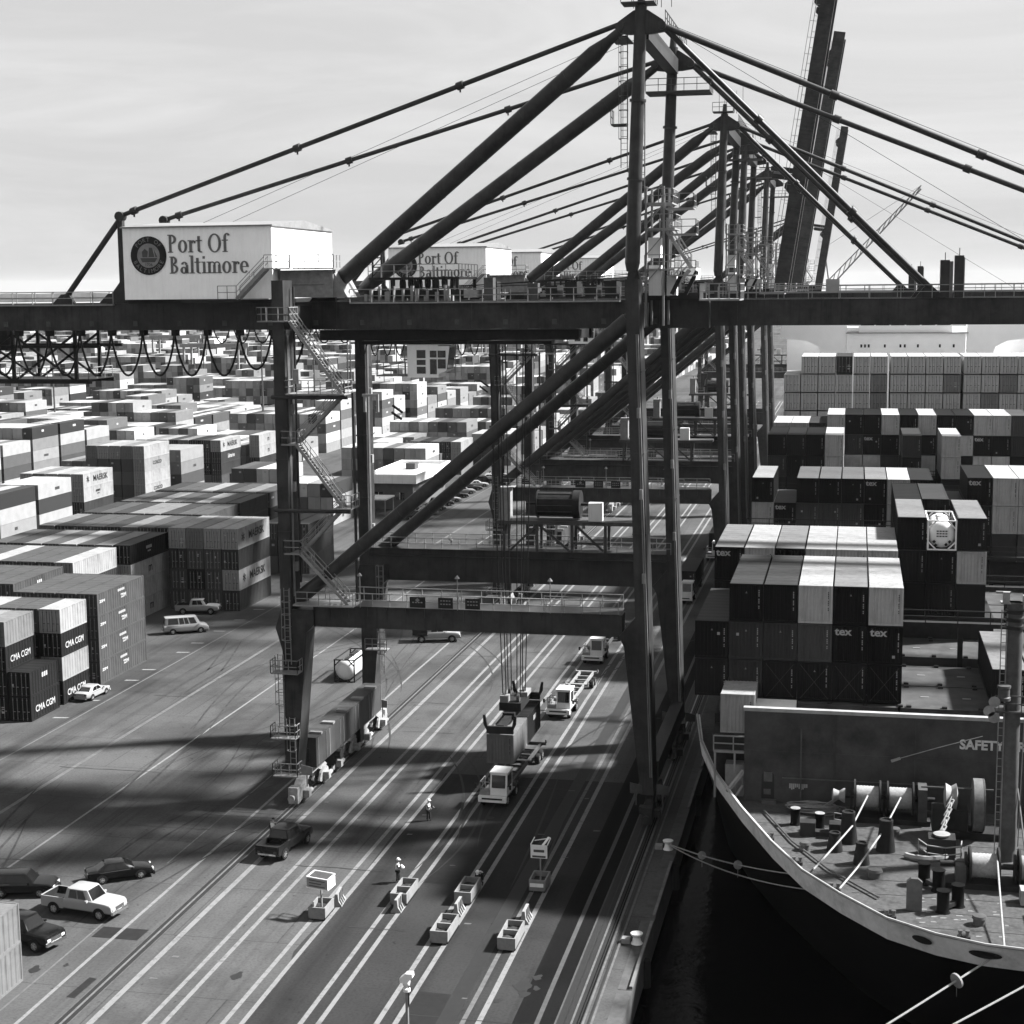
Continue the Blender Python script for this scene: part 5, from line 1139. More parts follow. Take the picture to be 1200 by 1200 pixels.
def tank(x, y, z, tone, frame, lab, marks):
    r = empty('tank_container', (x, y, z)); tag(r, lab, 'tank'); ln = 6.06; h = 2.59; w = 1.22
    m = MB()
    for s in (-w, w-.14):
        for yy in (0, ln-.14): m.box(s, yy, 0, s+.14, yy+.14, h)
        for zz in (0, h-.12): m.box(s, .14, zz, s+.12, ln-.14, zz+.12)
    for yy in (.01, ln-.13):
        for zz in (0, h-.12): m.box(-w+.14, yy, zz, w-.14, yy+.12, zz+.12)
        for a in (-1, 1):
            for zz, s in ((.1, 1), (h-.1, -1)): m.bar((a*(w-.1), yy+.06, zz+s*.62), (a*(w-.72), yy+.06, zz), .12)
    m.build('frame', frame, r)
    m = MB().lathe([(.1, .06), (.6, .09), (.95, .22), (1.12, .42), (1.12, ln-.42), (.95, ln-.22), (.1, ln-.06)], (0, 0, h/2), 'y', 24); m.build('tank_shell', tone, r, True)
    m = MB().box(-.25, .8, h-.18, .25, ln-.8, h-.1); m.tube((0, 2.9, h-.2), (0, 2.9, h+.02), .3, 10); m.build('walkway', frame if tone is white else galv, r)
    if marks:
        m = MB(); 
        for (a, b) in ((-.65, .75), (.65, .75), (-.5, .45), (.35, .5)): m.add([(a, .02, b-.16), (a+.16, .02, b), (a, .02, b+.16), (a-.16, .02, b)], [(0,1,2,3)])
        for i in range(3):
            for j in range(4): m.add([(-.45+.24*j, .03, 1.6-.22*i), (-.27+.24*j, .03, 1.6-.22*i), (-.27+.24*j, .03, 1.7-.22*i), (-.45+.24*j, .03, 1.7-.22*i)], [(0,1,2,3)])
        stuff(m.build('hazard_plate', ink, r))
    return r
tank(cx_(7), 141.0, zt+2*SH, white, white, 'white tank container with hazard plates between two dark boxes on deck', True)
w_ = 'bay aft of the tank container'
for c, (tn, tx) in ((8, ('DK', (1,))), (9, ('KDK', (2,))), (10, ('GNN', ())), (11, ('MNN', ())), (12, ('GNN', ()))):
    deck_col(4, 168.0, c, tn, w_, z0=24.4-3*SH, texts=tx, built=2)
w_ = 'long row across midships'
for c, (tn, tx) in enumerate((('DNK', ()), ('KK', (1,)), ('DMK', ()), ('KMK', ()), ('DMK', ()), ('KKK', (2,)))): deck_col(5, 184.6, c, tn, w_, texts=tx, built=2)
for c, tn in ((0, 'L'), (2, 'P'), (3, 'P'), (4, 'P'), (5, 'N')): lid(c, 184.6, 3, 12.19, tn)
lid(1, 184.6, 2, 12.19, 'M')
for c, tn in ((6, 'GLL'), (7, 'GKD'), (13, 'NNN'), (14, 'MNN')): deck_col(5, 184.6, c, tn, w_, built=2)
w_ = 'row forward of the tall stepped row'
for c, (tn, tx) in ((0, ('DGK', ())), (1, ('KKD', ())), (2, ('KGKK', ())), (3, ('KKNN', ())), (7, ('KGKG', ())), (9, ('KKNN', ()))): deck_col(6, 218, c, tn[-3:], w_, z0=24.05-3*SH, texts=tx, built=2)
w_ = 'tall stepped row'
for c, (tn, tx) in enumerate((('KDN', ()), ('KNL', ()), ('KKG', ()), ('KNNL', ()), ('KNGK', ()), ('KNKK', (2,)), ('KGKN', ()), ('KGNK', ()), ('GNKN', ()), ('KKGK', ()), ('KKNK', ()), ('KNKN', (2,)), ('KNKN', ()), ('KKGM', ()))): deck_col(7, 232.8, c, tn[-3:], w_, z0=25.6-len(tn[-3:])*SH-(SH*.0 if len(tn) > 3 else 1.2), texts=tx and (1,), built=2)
w_ = 'high wall of pale boxes before the wheelhouse'
for c in range(16):
    for t in range(4 if c else 3):
        tn = random.choice('RRRRRLRR') if not (c == 3 and t == 3) else 'G'
        if t == 0: ship_hidden.append((X0+1.8+2.6*c+(.3 if c > 5 else 0)+(.3 if c > 9 else 0), 252, 33.1-4*2.8, 12.19, 2.58, 'R')); continue
        container(X0+1.8+2.6*c+(.3 if c > 5 else 0)+(.3 if c > 9 else 0), 252, 33.1-4*2.8+t*2.8, 12.19, 2.58, tn, f'{TN[tn]} reefer end, {ORD[t]} visible tier, {ROWN[c]} row, high wall before the wheelhouse', 'pale wall of deck containers', True)
sp(MB().box(-9.3, 252.3, PZ, 31, 264, 22.0), 'cell_guide_block', shipd)
for yb, zt_, x1 in ((218.3, 15.4, 26), (233.1, 17, 26), (168.3, 15.8, 26), (141.3, 15.4, 12), (184.9, 13.6, -20)):
    if x1 > -15: sp(MB().box(-10.6 if yb > 200 else (8.9 if yb < 170 and yb > 150 else 3.9), yb, 13.46, x1, yb+11.5, zt_), 'deck_pedestal', shipd)

m = MB()
for k, tn in enumerate('WLNMGDKRS'):
    m.cur = k
    for x, y, z, ln, h, t_ in ship_hidden:
        if t_ == tn: m.box(x-1.2, y+.02, z, x+1.2, y+ln-.02, z+h)
o = m.build('lower_deck_containers', [TONE[k] for k in 'WLNMGDKRS']); stuff(o); tag(o, 'lower tiers of deck containers mostly hidden between the rows', 'containers')
# ---------------------------------------------------------------- vehicles
random.seed(41)
carW = mat('car_white', .22, .25, .05, .6, spec=.3); carK = mat('car_black', .004, .2, .1, 1, spec=.25); carD = mat('car_dark', .008, .25, .1, 1, spec=.25); carS = mat('car_silver', .14, .3, .05, 1, spec=.6)
for q in (carW, carK, carD, carS): q.node_tree.nodes['Principled BSDF'].inputs['Coat Weight'].default_value = .06
chrome = mat('chrome', .6, .2, .05, 1, metal=1); lampm = mat('lamp_glass', .55, .15, .1, 2, spec=.7); redl = mat('tail_lamp', .06, .2, .1, 2); rimm = mat('rim_alloy', .45, .35, .1, 2, metal=.5)
def wheel(par, x, y, r=.34, w=.22):
    wh = MB().lathe([(r*.55, -w/2), (r*.93, -w/2), (r, -w*.35), (r, w*.35), (r*.93, w/2), (r*.55, w/2)], (0, 0, 0), 'y', 18).build('wheel', rubber, par, True, loc=(x, y, r))
    s = 1 if y > 0 else -1
    m = MB().lathe([(.02, s*w*.42), (r*.55, s*w*.45), (r*.6, s*w*.5)], (0, 0, 0), 'y', 18)
    for k in range(5): a = 6.283*k/5; m.bar((0, s*w*.47, 0), (r*.52*math.cos(a), s*w*.47, r*.52*math.sin(a)), .07, .03)
    m.build('rim', rimm, wh)
    return wh
def loft(m, st):
    """st: stations (x, [(y, z)...] for the left half from the bottom up to the middle); mirrored"""
    k = len(st[0][1]); vs = []; fs = []; n = 2*k
    for x, h in st: vs += [(x, y, z) for y, z in h]+[(x, -y, z) for y, z in h[::-1]]
    for i in range(len(st)-1):
        for j in range(n): fs.append((i*n+j, i*n+(j+1) % n, (i+1)*n+(j+1) % n, (i+1)*n+j))
    fs += [tuple(range(n)), tuple(range((len(st)-1)*n, len(st)*n))]
    m.add(vs, fs)
def car(name, loc, rz, paint_, label, cat, group=None, ln=4.8, wd=1.84, prof=None, cabin=None, wheels=(1.42, -1.38), r=.34, bed=None, zb=.24, panes=None):
    """prof: (x, z_top) outline of the lower body; cabin: ((x_bottom_front, x_roof_front, x_roof_rear, x_bottom_rear), z_belt, z_roof)"""
    root = empty(name, loc, rz); tag(root, label, cat, group); hw = wd/2
    m = MB(); st = []
    x0, x1 = prof[0][0], prof[-1][0]
    for x, z in prof:
        e = min((x-x0), (x1-x)); k_ = .06 if r > .36 else .14; t = hw*(1 if e > .55 else 1-k_+k_*math.sin(min(1, e/.55)*1.57)); zb_ = zb+(.14 if e < .05 else 0)
        st.append((x, [(t*.82, zb_), (t*.98, zb_+.14), (t, zb_+(z-zb_)*.55), (t*(.995 if r > .36 else .97), zb_+(z-zb_)*.9), (t*(.95 if r > .36 else .86), z-.01), (t*.5, z+.02)]))
    loft(m, st); body = m.build('body', paint_, root, True)
    (a, b, c, d), zl, zr = cabin
    m = MB(); st = []; nn = 5
    def ring(x, z, w_): return (x, [])
    # cabin as quads between belt ring and roof ring, roof slightly domed
    wb, wr = hw*.95, hw*.78
    B_ = [(a, wb*.9), (a-.35, wb), (d+.3, wb), (d, wb*.9)]; T_ = [(b, wr*.88), (b-.25, wr), (c+.25, wr), (c, wr*.88)]
    vs = [(x, y, zl-.06) for x, y in B_]+[(x, -y, zl-.06) for x, y in B_[::-1]]+[(x, y, zr-.04) for x, y in T_]+[(x, -y, zr-.04) for x, y in T_[::-1]]
    vs += [(x*.9+.1*(b+c)/2, y*.8, zr) for x, y in T_]+[(x*.9+.1*(b+c)/2, -y*.8, zr) for x, y in T_[::-1]]
    fs = [(i, (i+1) % 8, 8+(i+1) % 8, 8+i) for i in range(8)]+[(8+i, 8+(i+1) % 8, 16+(i+1) % 8, 16+i) for i in range(8)]+[tuple(range(16, 24))]
    m.add(vs, fs); cab = m.build('cabin', paint_, root, True)
    # panes stand just outside the cabin faces
    def pane(p, q, s_, t_, u0, u1, v0, v1, nm='window_pane'):
        p, q, s_, t_ = map(Vector, (p, q, s_, t_)); f = lambda u, v: (p*(1-u)+q*u)*(1-v)+(t_*(1-u)+s_*u)*v
        nrm = (q-p).cross(t_-p).normalized(); c0 = Vector(((a+d)/2, 0, (zl+zr)/2))
        if nrm.dot(f(.5, .5)-c0) < 0: nrm = -nrm
        MB().add([f(u, v)+nrm*.012 for u, v in ((u0, v0), (u1, v0), (u1, v1), (u0, v1))], [(0,1,2,3)]).build(nm, glass, cab)
    V = lambda i: vs[i]
    pane(V(0), V(7), V(15), V(8), .05, .95, .1, .95, 'windscreen'); pane(V(3), V(4), V(12), V(11), .07, .93, .18, .92, 'rear_window')
    nw = panes or (.04, .46, .5, .95)
    for i in range(0, len(nw), 2):
        pane(V(1), V(2), V(10), V(9), nw[i], nw[i+1], .2, .93); pane(V(6), V(5), V(13), V(14), nw[i], nw[i+1], .2, .93)
    for s in (-1, 1): MB().bar((a-.4, s*(hw*.975), zl-.05), (d+.35, s*(hw*.975), zl-.05), .03).build('belt_trim', chrome, body)
    for x in wheels:
        for s in (-1, 1):
            wheel(root, x, s*(hw-.1), r)
            m = MB(); n = 12; o_ = [(x+(r+.07)*math.cos(math.pi*i/n), r+(r+.07)*math.sin(math.pi*i/n)) for i in range(n+1)]
            m.add([(p, s*(hw+.006), z) for p, z in o_]+[(x, s*(hw+.006), r*.6)], [tuple(range(n+2))]); m.build('wheel_arch', rubber, body)
    zf = prof[-1][1]+.26; zr_ = max(prof[0][1], .95)
    for s in (-1, 1):
        MB().cbox((x1-.02, s*hw*.62, zf-.14), (.1, .36, .16)).build('headlight', lampm, body); MB().cbox((x0+.02, s*hw*.68, zr_-.14), (.1, .26, .2)).build('tail_light', redl, body)
        MB().cbox((a-.35, s*(hw+.1), zl+.06), (.14, .22, .15)).build('mirror', paint_, body)
    MB().cbox((x1+.02, 0, zb+.1), (.16, hw*1.8, .22)).build('front_bumper', chrome if bed else paint_, body); MB().cbox((x0, 0, zb+.16), (.1, hw*1.5, .14)).build('rear_bumper', chrome if bed else paint_, body)
    MB().cbox((x1+.01, 0, zf-.16), (.08, hw*1.0, .3 if bed else .16)).build('grille', chrome if bed else ink, body); MB().cbox((x1+.06, 0, zb+.16), (.02, .4, .11)).build('number_plate', inkw, body); MB().cbox((x0-.055, 0, zr_-.3), (.02, .4, .11)).build('number_plate', inkw, body)
    if bed:
        xa, xb = bed; zt = 1.3
        MB().box(xa, -hw*.895, .8, xb, hw*.895, .86).build('cargo_bed', rubber, body)
        for s in (-1, 1): MB().box(xa, s*hw*.9, .86, xb, s*hw*.915, zt+.025).build('bed_liner', rubber, body)
        for s in (-1, 1): MB().box(xa-.08, s*hw*.917, .55, xb, s*hw*.985, zt+.02).build('bed_side', paint_, body)
        MB().box(xa-.14, -hw*.94, .6, xa-.02, hw*.94, zt+.015).build('tailgate', paint_, body); MB().box(xa-.018, -hw*.89, .86, xa+.01, hw*.89, zt).build('bed_liner', rubber, body)
    return root
SED = dict(ln=4.9, wd=1.85, prof=[(-2.42, .72), (-2.38, .92), (-1.6, 1.0), (-.6, .98), (.7, .97), (1.2, .94), (2.0, .84), (2.36, .7), (2.44, .52)], cabin=((1.15, .35, -1.05, -1.85), .95, 1.44), wheels=(1.45, -1.4))
PICK = dict(ln=5.9, wd=2.06, prof=[(-2.92, .74), (-2.88, .8), (-1.06, .8), (-1.02, 1.3), (.9, 1.32), (1.25, 1.31), (2.3, 1.26), (2.78, 1.21), (2.92, 1.1), (2.97, .75)], cabin=((1.38, .84, -.82, -1.02), 1.28, 2.04), wheels=(1.95, -1.85), r=.44, zb=.5, bed=(-2.8, -1.04))
SUV = dict(ln=4.8, wd=1.95, prof=[(-2.35, .85), (-2.3, 1.1), (-.6, 1.12), (1.0, 1.1), (2.1, 1.02), (2.36, .85), (2.42, .6)], cabin=((1.05, .4, -1.9, -2.28), 1.08, 1.75), wheels=(1.42, -1.4), r=.37, zb=.3, panes=(.03, .3, .34, .62, .66, .95))
VAN = dict(ln=5.6, wd=2.0, prof=[(-2.8, .9), (-2.76, 1.2), (-.6, 1.22), (1.5, 1.2), (2.5, 1.05), (2.78, .9), (2.84, .6)], cabin=((1.95, 1.35, -2.6, -2.76), 1.18, 2.2), wheels=(1.85, -1.7), r=.37, zb=.32, panes=(.03, .24, .28, .4, .43, .58, .62, .96))
car('pickup_truck', (-52.9, 101.6, .0), R(-9), carW, 'white crew-cab pickup with open dark cargo bed, parked beside the black sedan', 'pickup', **PICK)
car('sedan', (-53.45, 108.4, 0), R(35), carK, 'glossy black sedan parked on the apron beyond the white pickup', 'car', **SED)
car('sport_utility_vehicle', (-59.0, 104.2, 0), R(12), carK, 'black SUV parked behind the tail of the white pickup', 'car', **SUV)
car('pickup_truck', (-54.6, 95.9, 0), R(-14), carK, 'black pickup with chrome grille half hidden behind the corner containers', 'pickup', **PICK)
car('pickup_truck', (-43.2, 116.4, 0), R(82), carD, 'dark pickup driving away along the lane by the crane rail', 'pickup', **PICK)
car('sedan', (-80.6, 158.9, 0), R(86), carW, 'white sedan parked against the lettered container stack', 'car', **SED)
car('passenger_van', (-83.9, 192.0, 0), R(30), carW, 'white passenger van with a row of side windows in the yard opening', 'van', **VAN)
car('pickup_truck', (-87.2, 204.0, 0), R(10), carW, 'white pickup parked behind the passenger van', 'pickup', **PICK)
def flat_truck(loc, rz):
    r = car('work_truck', loc, rz, carW, 'small truck with white cab and dark flat body passing under the crane', 'truck', **dict(PICK, bed=None))
    MB().box(-2.95, -1.05, 1.0, -1.12, 1.05, 1.75).build('flat_body', dgrey, r); return r
flat_truck((-50.6, 192.4, 0), R(14))
ROWC = [(carK, 'black'), (carW, 'white'), (carS, 'silver'), (carD, 'dark grey'), (carW, 'white'), (carK, 'black'), (carS, 'silver'), (carD, 'dark grey'), (carW, 'white'), (carK, 'black'), (carW, 'white'), (carS, 'silver')]
for i, (pm, nm) in enumerate(ROWC):
    y = 296+i*6.4
    car('parked_car', (-81.4, y, 0), R(25), pm, f'{nm} car parked in line before the office, {ROWN[i]} from the crane', 'car', 'cars parked in line before the office', **(SED if i % 3 else SUV))
# ---- terminal tractors and chassis
def tractor(loc, rz, label):
    r = empty('terminal_tractor', loc, rz); tag(r, label, 'tractor', 'terminal tractors under the crane')       # +X is forward
    MB().box(-2.6, -.5, .62, 2.2, .5, .92).build('frame', dgrey, r)
    MB().box(-1.0, -1.2, .95, 1.9, 1.2, 1.06).build('deck', lgrey, r)
    c = MB(); c.prism([(-.1, 1.06), (1.85, 1.06), (1.85, 1.7), (1.68, 2.95), (0, 2.95), (-.1, 2.6)], 'xz', -.25, 1.2); cab = c.build('cab', white, r)
    m = MB(); m.prism([(1.855, 1.72), (1.875, 1.72), (1.71, 2.8), (1.69, 2.8)], 'xz', -.12, 1.07); m.build('windscreen', glass, cab)
    for y in (-.262, 1.205): MB().box(.15, y, 1.75, 1.5, y+.012, 2.75).build('side_window', glass, cab)
    MB().box(-.12, -.1, 1.8, -.105, 1.05, 2.7).build('rear_window', glass, cab); MB().box(-.2, -.32, 2.95, 1.75, 1.27, 3.05).build('cab_roof', white, cab)
    MB().box(1.86, -1.22, .55, 2.25, 1.22, 1.05).build('bumper', white, r); MB().box(2.26, -.9, .78, 2.28, .9, .92).build('grille_slot', ink, r)
    for y in (-.95, .95): MB().cbox((2.27, y, .72), (.04, .26, .14)).build('headlight', lampm, r)
    MB().box(1.1, -1.2, 1.06, 1.86, -.3, 1.3).build('engine_cover', lgrey, r)
    m = MB(); rail(m, [(1.75, -1.15, 1.06), (.1, -1.15, 1.06)], 1.1, .7, .03); rail(m, [(1.75, -1.15, 1.06), (1.75, -.35, 1.06)], 1.1, .8, .03); m.build('hand_rail', rail_m, r)
    MB().lathe([(.6, 0), (.6, .12), (.3, .16)], (-1.6, 0, 1.0), 'z', 14).build('fifth_wheel', dgrey, r)
    for s in (-1, 1):
        wheel(r, 1.25, s*1.0, .5, .3); wheel(r, -1.6, s*1.05, .5, .3); wheel(r, -1.6, s*.68, .5, .3)
        MB().bar((1.9, s*1.25, 1.9), (1.9, s*1.5, 1.95), .05).build('mirror_arm', dgrey, r); MB().cbox((1.92, s*1.52, 1.85), (.08, .2, .4)).build('mirror', dgrey, r)
    return r
def chassis(loc, rz, label, m_=galv):
    r = empty('container_chassis', loc, rz); tag(r, label, 'trailer', 'container trailers behind the tractors'); zc = 1.25                 # +X forward, kingpin at 0
    for s in (-.75, .75): MB().box(-12.3, s-.1, zc-.3, .4, s+.1, zc).build('main_beam', m_, r)
    for i in range(8): MB().box(-12.2+i*1.78, -.65, zc-.22, -12.0+i*1.78, .65, zc-.08).build('cross_member', m_, r)
    for x in (-12.2, -6.2, .2): 
        b = MB(); b.box(x-.15, -1.25, zc-.2, x+.15, 1.25, zc+.02)
        for s in (-1, 1): b.prism([(x-.2, zc), (x+.2, zc), (x+.2, zc+.35)], 'xz', s*1.2-.05+(.06*s), s*1.2+.05+(.06*s))
        b.build('bolster', m_, r)
    for x in (-10.9, -9.6):
        for s in (-1, 1): wheel(r, x, s*1.0, .48, .42)
        MB().tube((x, -.9, .48), (x, .9, .48), .08, 8).build('axle', dgrey, r)
    for s in (-.7, .7): MB().box(-2.6, s-.07, .1, -2.4, s+.07, zc-.25).build('landing_leg', dgrey, r)
    return r
tractor((-29.3, 131.6, 0), R(-92), 'white-cab terminal tractor waiting under the lowered spreader'); chassis((-29.25, 133.4, 0), R(-91), 'dark skeletal trailer under the hanging containers', mgrey)
tractor((-28.9, 160.6, 0), R(-92), 'white-cab terminal tractor queued behind the hanging containers'); chassis((-28.85, 162.4, 0), R(-91), 'empty pale skeletal trailer of the queued tractor', lgrey)
tractor((-29.3, 185.0, 0), R(-92), 'white-cab terminal tractor at the end of the queue, partly behind the portal beam'); chassis((-29.25, 186.8, 0), R(-91), 'empty dark skeletal trailer of the last queued tractor', mgrey)
for x, y, k in ((-22.6, 223, 'nearer'), (-21.5, 259, 'farther')):
    tractor((x, y, 0), R(-92), f'terminal tractor on the seaward lane hauling a dark container, {k} to the bow'); chassis((x, y+1.8, 0), R(-90), f'trailer under the dark container on the seaward lane, {k} to the bow', mgrey)
    container(x, y+2.2, 1.29, 12.19, 2.6, 'D', f'dark container on a trailer on the seaward lane, {k} to the bow', 'containers on trailers', False)
# ---- spreader with twin boxes
q = empty('spreader', (-29.85, 141.1, 4.95)); tag(q, 'dark hoisting spreader with headblock gripping two containers over a trailer', 'spreader')
MB().box(-.55, -2.6, .35, .55, 2.6, .95).build('main_frame', dgrey, q)
for s in (-1, 1):
    MB().box(-.3, s*2.6, .3, .3, s*6.0, .75).build('telescopic_arm', dgrey, q); MB().box(-1.2, s*6.0, .05, 1.2, s*6.3, .7).build('end_beam', dgrey, q)
    for t in (-1, 1): MB().prism([(t*1.2, .4), (t*1.45, .9), (t*1.5, 1.7), (t*1.3, 1.7), (t*1.1, .7)], 'xz', s*6.1, s*6.35).build('flipper_arm', dgrey, q)
MB().box(-1.0, -1.9, .95, 1.0, 1.9, 1.7).build('headblock', dgrey, q)
for s in (-1, 1):
    for t in (-1, 1): MB().lathe([(.1, -.12), (.42, -.12), (.42, .12), (.1, .12)], (t*.65, s*1.2, 2.05), 'x', 14).build('sheave', mgrey, q, True)
MB().box(-.95, -1.8, 1.7, -.2, -.9, 2.3).build('cable_basket', galv, q); MB().box(.2, .6, 1.7, 1.1, 2.4, 2.1).build('power_pack', lgrey, q)
m = MB()
for t in (-.8, -.5, .5, .8):
    for s in (-1.25, -1.1, 1.1, 1.25): m.bar((t, s, 2.1), (t*1.9, s*1.7, 34.4), .05)
m.build('hoist_rope', cable, q)
container(-29.85, 134.9, 2.3, 6.06, 2.59, 'N', 'light grey container hanging under the spreader, front of the pair', 'containers under the spreader', False)
container(-29.85, 141.2, 2.3, 6.06, 2.59, 'D', 'dark container with pale side marks hanging under the spreader, rear of the pair', 'containers under the spreader', False)
stuff(place(SIDEM[1], 'side_marks', [o for o in bpy.data.objects if 'rear of the pair' in o.get('label', '')][0], (CW/2+.006, 3.2, 1.3)))
tank(-55.4, 169.9, 0, white, dgrey, 'white tank container in a dark frame standing on the apron', False)
# corner stack at the lot
container(-52.7, 84.2, 0, 6.06, 2.6, 'N', 'pale corner container, lower of two beside the black pickup', None, False); container(-52.72, 84.2, 2.6, 6.06, 2.6, 'N', 'pale corner container, upper of two beside the black pickup', None, False)
# ---- planters, barriers, signs
soil = mat('soil', .03, .95, .5, 4, bump=.6)
def planter(x, y, lab, ln=3.2, two=True):
    r = empty('concrete_planter', (x, y, 0)); tag(r, lab, 'planter', 'planter barriers on the lanes'); w = .62; h = .95
    MB().box(-w, -ln/2, .12, w, ln/2, .22).build('base', concrete, r)
    for s in (-1, 1):
        MB().box(s*w, -ln/2, .12, s*(w-.1), ln/2, h).build('side_wall', concrete, r); MB().box(-w+.1, s*ln/2, .22, w-.1, s*(ln/2-.1), h-.002).build('end_wall', concrete, r)
        for t in (-1, 1): MB().box(t*w*.7-.12, s*ln*.4-.1, .0, t*w*.7+.12, s*ln*.4+.1, .12).build('foot', dgrey, r)
    if two: MB().box(-w+.1, -.06, .22, w-.1, .06, h-.05).build('divider', concrete, r)
    m = MB(); vs = []; fs = []; k = 10
    for i in range(k+1):
        for j in range(5): vs.append((-w+.1+(2*w-.2)*j/4, -ln/2+.1+(ln-.2)*i/k, .55+random.uniform(-.05, .08)))
    for i in range(k):
        for j in range(4): a = i*5+j; fs.append((a, a+1, a+6, a+5))
    m.add(vs, fs).build('soil_fill', soil, r)
    return r
planter(-36.1, 104.2, 'concrete planter carrying a tilted white sign frame, in the lane next to the landward rail', 2.0, False)
planter(-31.2, 108.4, 'double concrete planter in front of the worker with a clipboard')
planter(-26.75, 109.5, 'double concrete planter the stooping worker leans over')
planter(-26.65, 102.3, 'double concrete planter in the same lane, without a striped barrier against it')
planter(-21.95, 102.0, 'double concrete planter on the lane nearest the tar joint')
planter(-21.95, 112.2, 'short concrete planter with an upright white notice frame on a post', 2.0, False)
def barrier(x, y, lab, rz=0.):
    r = empty('striped_barrier', (x, y, 0), rz); tag(r, lab, 'barrier', 'striped concrete barriers')
    prof = [(-.38, 0), (.38, 0), (.36, .12), (.16, .4), (.1, .95), (-.1, .95), (-.16, .4), (-.36, .12)]
    MB().prism(prof, 'xz', -.75, .75).build('barrier_block', mat('barrier_white', .19, .7, .2, 3, stain=.3), r)
    m = MB()
    for i in range(3):
        y0 = -.66+i*.42
        for s in (1, -1):
            m.add([(s*.385, y0, .13), (s*.385, y0+.22, .13), (s*.19, y0+.36, .41), (s*.19, y0+.14, .41)], [(0,1,2,3)]); m.add([(s*.19, y0+.14, .41), (s*.19, y0+.36, .41), (s*.125, y0+.54, .93), (s*.125, y0+.32, .93)], [(0,1,2,3)])
    m.build('stripe', ink, r)
barrier(-35.6, 106.6, 'striped concrete barrier beside the planter with the tilted sign', .1); barrier(-31.05, 106.3, 'striped concrete barrier against the planter by the worker with a clipboard'); barrier(-26.7, 106.4, 'striped concrete barrier between the two planters of the stooping worker\'s lane'); barrier(-21.75, 105.9, 'striped concrete barrier between the planters next to the tar joint')
r = empty('sign_frame', (-36.1, 104.3, .6), R(-14)); tag(r, 'white box-shaped sign frame tilted on a post in a planter', 'sign')
MB().bar((0, 0, 0), (0, 0, 1.5), .11).build('post', galv, r)
m = MB()
for z in (1.5, 2.25): 
    for a, b in (((-.85, -.5), (.85, -.5)), ((.85, -.5), (.85, .5)), ((.85, .5), (-.85, .5)), ((-.85, .5), (-.85, -.5))): m.bar((a[0], a[1], z+.12*(a[1] > 0)), (b[0], b[1], z+.12*(b[1] > 0)), .07)
m.build('frame_bar', white, r); MB().box(-.85, -.53, 1.5, .85, -.5, 2.25).build('sign_panel', mat('sign_face', .2, .5, .2, 3), r); MB().box(.83, -.5, 1.55, .86, .5, 2.25).build('sign_panel', white, r)
m = MB()
for k in range(3): m.box(-.65, -.536, 1.62+.2*k, .65-.3*(k % 2), -.531, 1.7+.2*k)
m.build('panel_marks', mgrey, r)
r = empty('notice_frame', (-21.95, 112.0, .6)); tag(r, 'white notice panels on a post standing in the short planter', 'sign')
MB().bar((.1, 0, 0), (.1, 0, 2.0), .1).build('post', galv, r); MB().box(-.62, -.06, 1.75, .62, -.02, 2.75).build('notice_panel', white, r)
m = MB(); m.box(-.5, -.066, 1.8, .5, -.061, 1.95); m.box(-.4, -.066, 2.2, .4, -.061, 2.4); m.build('panel_marks', mgrey, r)
m = MB()
for a, b in (((-.62, 0), (-.5, .9)), ((.62, 0), (.7, .9)), ((-.5, .9), (.7, .9))): m.bar((a[0], a[1], 2.75), (b[0], b[1], 3.0), .06)
m.bar((.2, .1, 2.6), (.6, .8, 3.1), .2, .04); m.build('frame_bar', white, r)
MB().box(-.5, -1.03, .0, .5, -1.01, .28).build('planter_label', white, r).location = (0, 0, -.1)
# camera pole in the foreground
r = empty('camera_pole', (-23.0, 80.0, 0)); tag(r, 'slim pale pole topped by a white surveillance camera housing', 'camera pole')
MB().tube((0, 0, 0), (0, 0, 6.6), .11, 12, .09).build('pole', galv, r, True); MB().lathe([(.12, 0), (.2, .05), (.2, .2), (.1, .26)], (0, 0, 6.2), 'z', 12).build('collar', white, r, True)
MB().lathe([(.1, 0), (.2, .1), (.22, .3), (.16, .5)], (-.02, 0, 6.5), 'z', 12).build('pan_head', white, r, True)
MB().prism([(-.32, 6.75), (.1, 6.8), (.38, 7.1), (.36, 7.32), (.0, 7.3), (-.34, 7.0)], 'xz', -.2, .2).build('camera_housing', white, r)
MB().bar((.12, -.02, 5.4), (.12, -.02, 6.6), .04).build('cable', dgrey, r)
# ---- flat-roofed office
r = empty('office_building', (-90, 322, 0)); tag(r, 'low flat-roofed office with white parapet among the container stacks', 'building')
MB().box(-5, -13, 0, 4.4, 13, 5.3).build('wall', mat('office_wall', .09, .8, .2, .8), r)
MB().box(-5.5, -14, 5.3, 5.4, 14, 6.3).build('roof_fascia', white, r)
for a in (((-5.5, -14), (5.4, -13.6)), ((-5.5, 13.6), (5.4, 14)), ((-5.5, -13.6), (-5.1, 13.6)), ((5.0, -13.6), (5.4, 13.6))): MB().box(a[0][0]+.003, a[0][1]+.003, 6.3, a[1][0]-.003, a[1][1]-.003, 7.0).build('parapet', white, r)
MB().box(-1.2, 2, 6.3, .8, 5, 7.6).build('roof_unit', mgrey, r)
for x in (-3.6, .8):
    w2_ = MB().box(x, -13.06, 2.0, x+1.8, -13.0, 3.4).build('window', glass, r); MB().box(x+.85, -13.1, 2.0, x+.95, -13.06, 3.4).build('mullion', white, w2_)
for i in range(8):
    MB().box(4.4, -11.5+i*3, 1.6, 4.46, -9.6+i*3, 3.6).build('window', glass, r)
r = empty('car_port', (-93.5, 303, 0)); tag(r, 'small white canopy on posts in front of the office', 'canopy')
MB().box(-5, -3, 3.0, 5, 3, 3.3).build('canopy_roof', white, r)
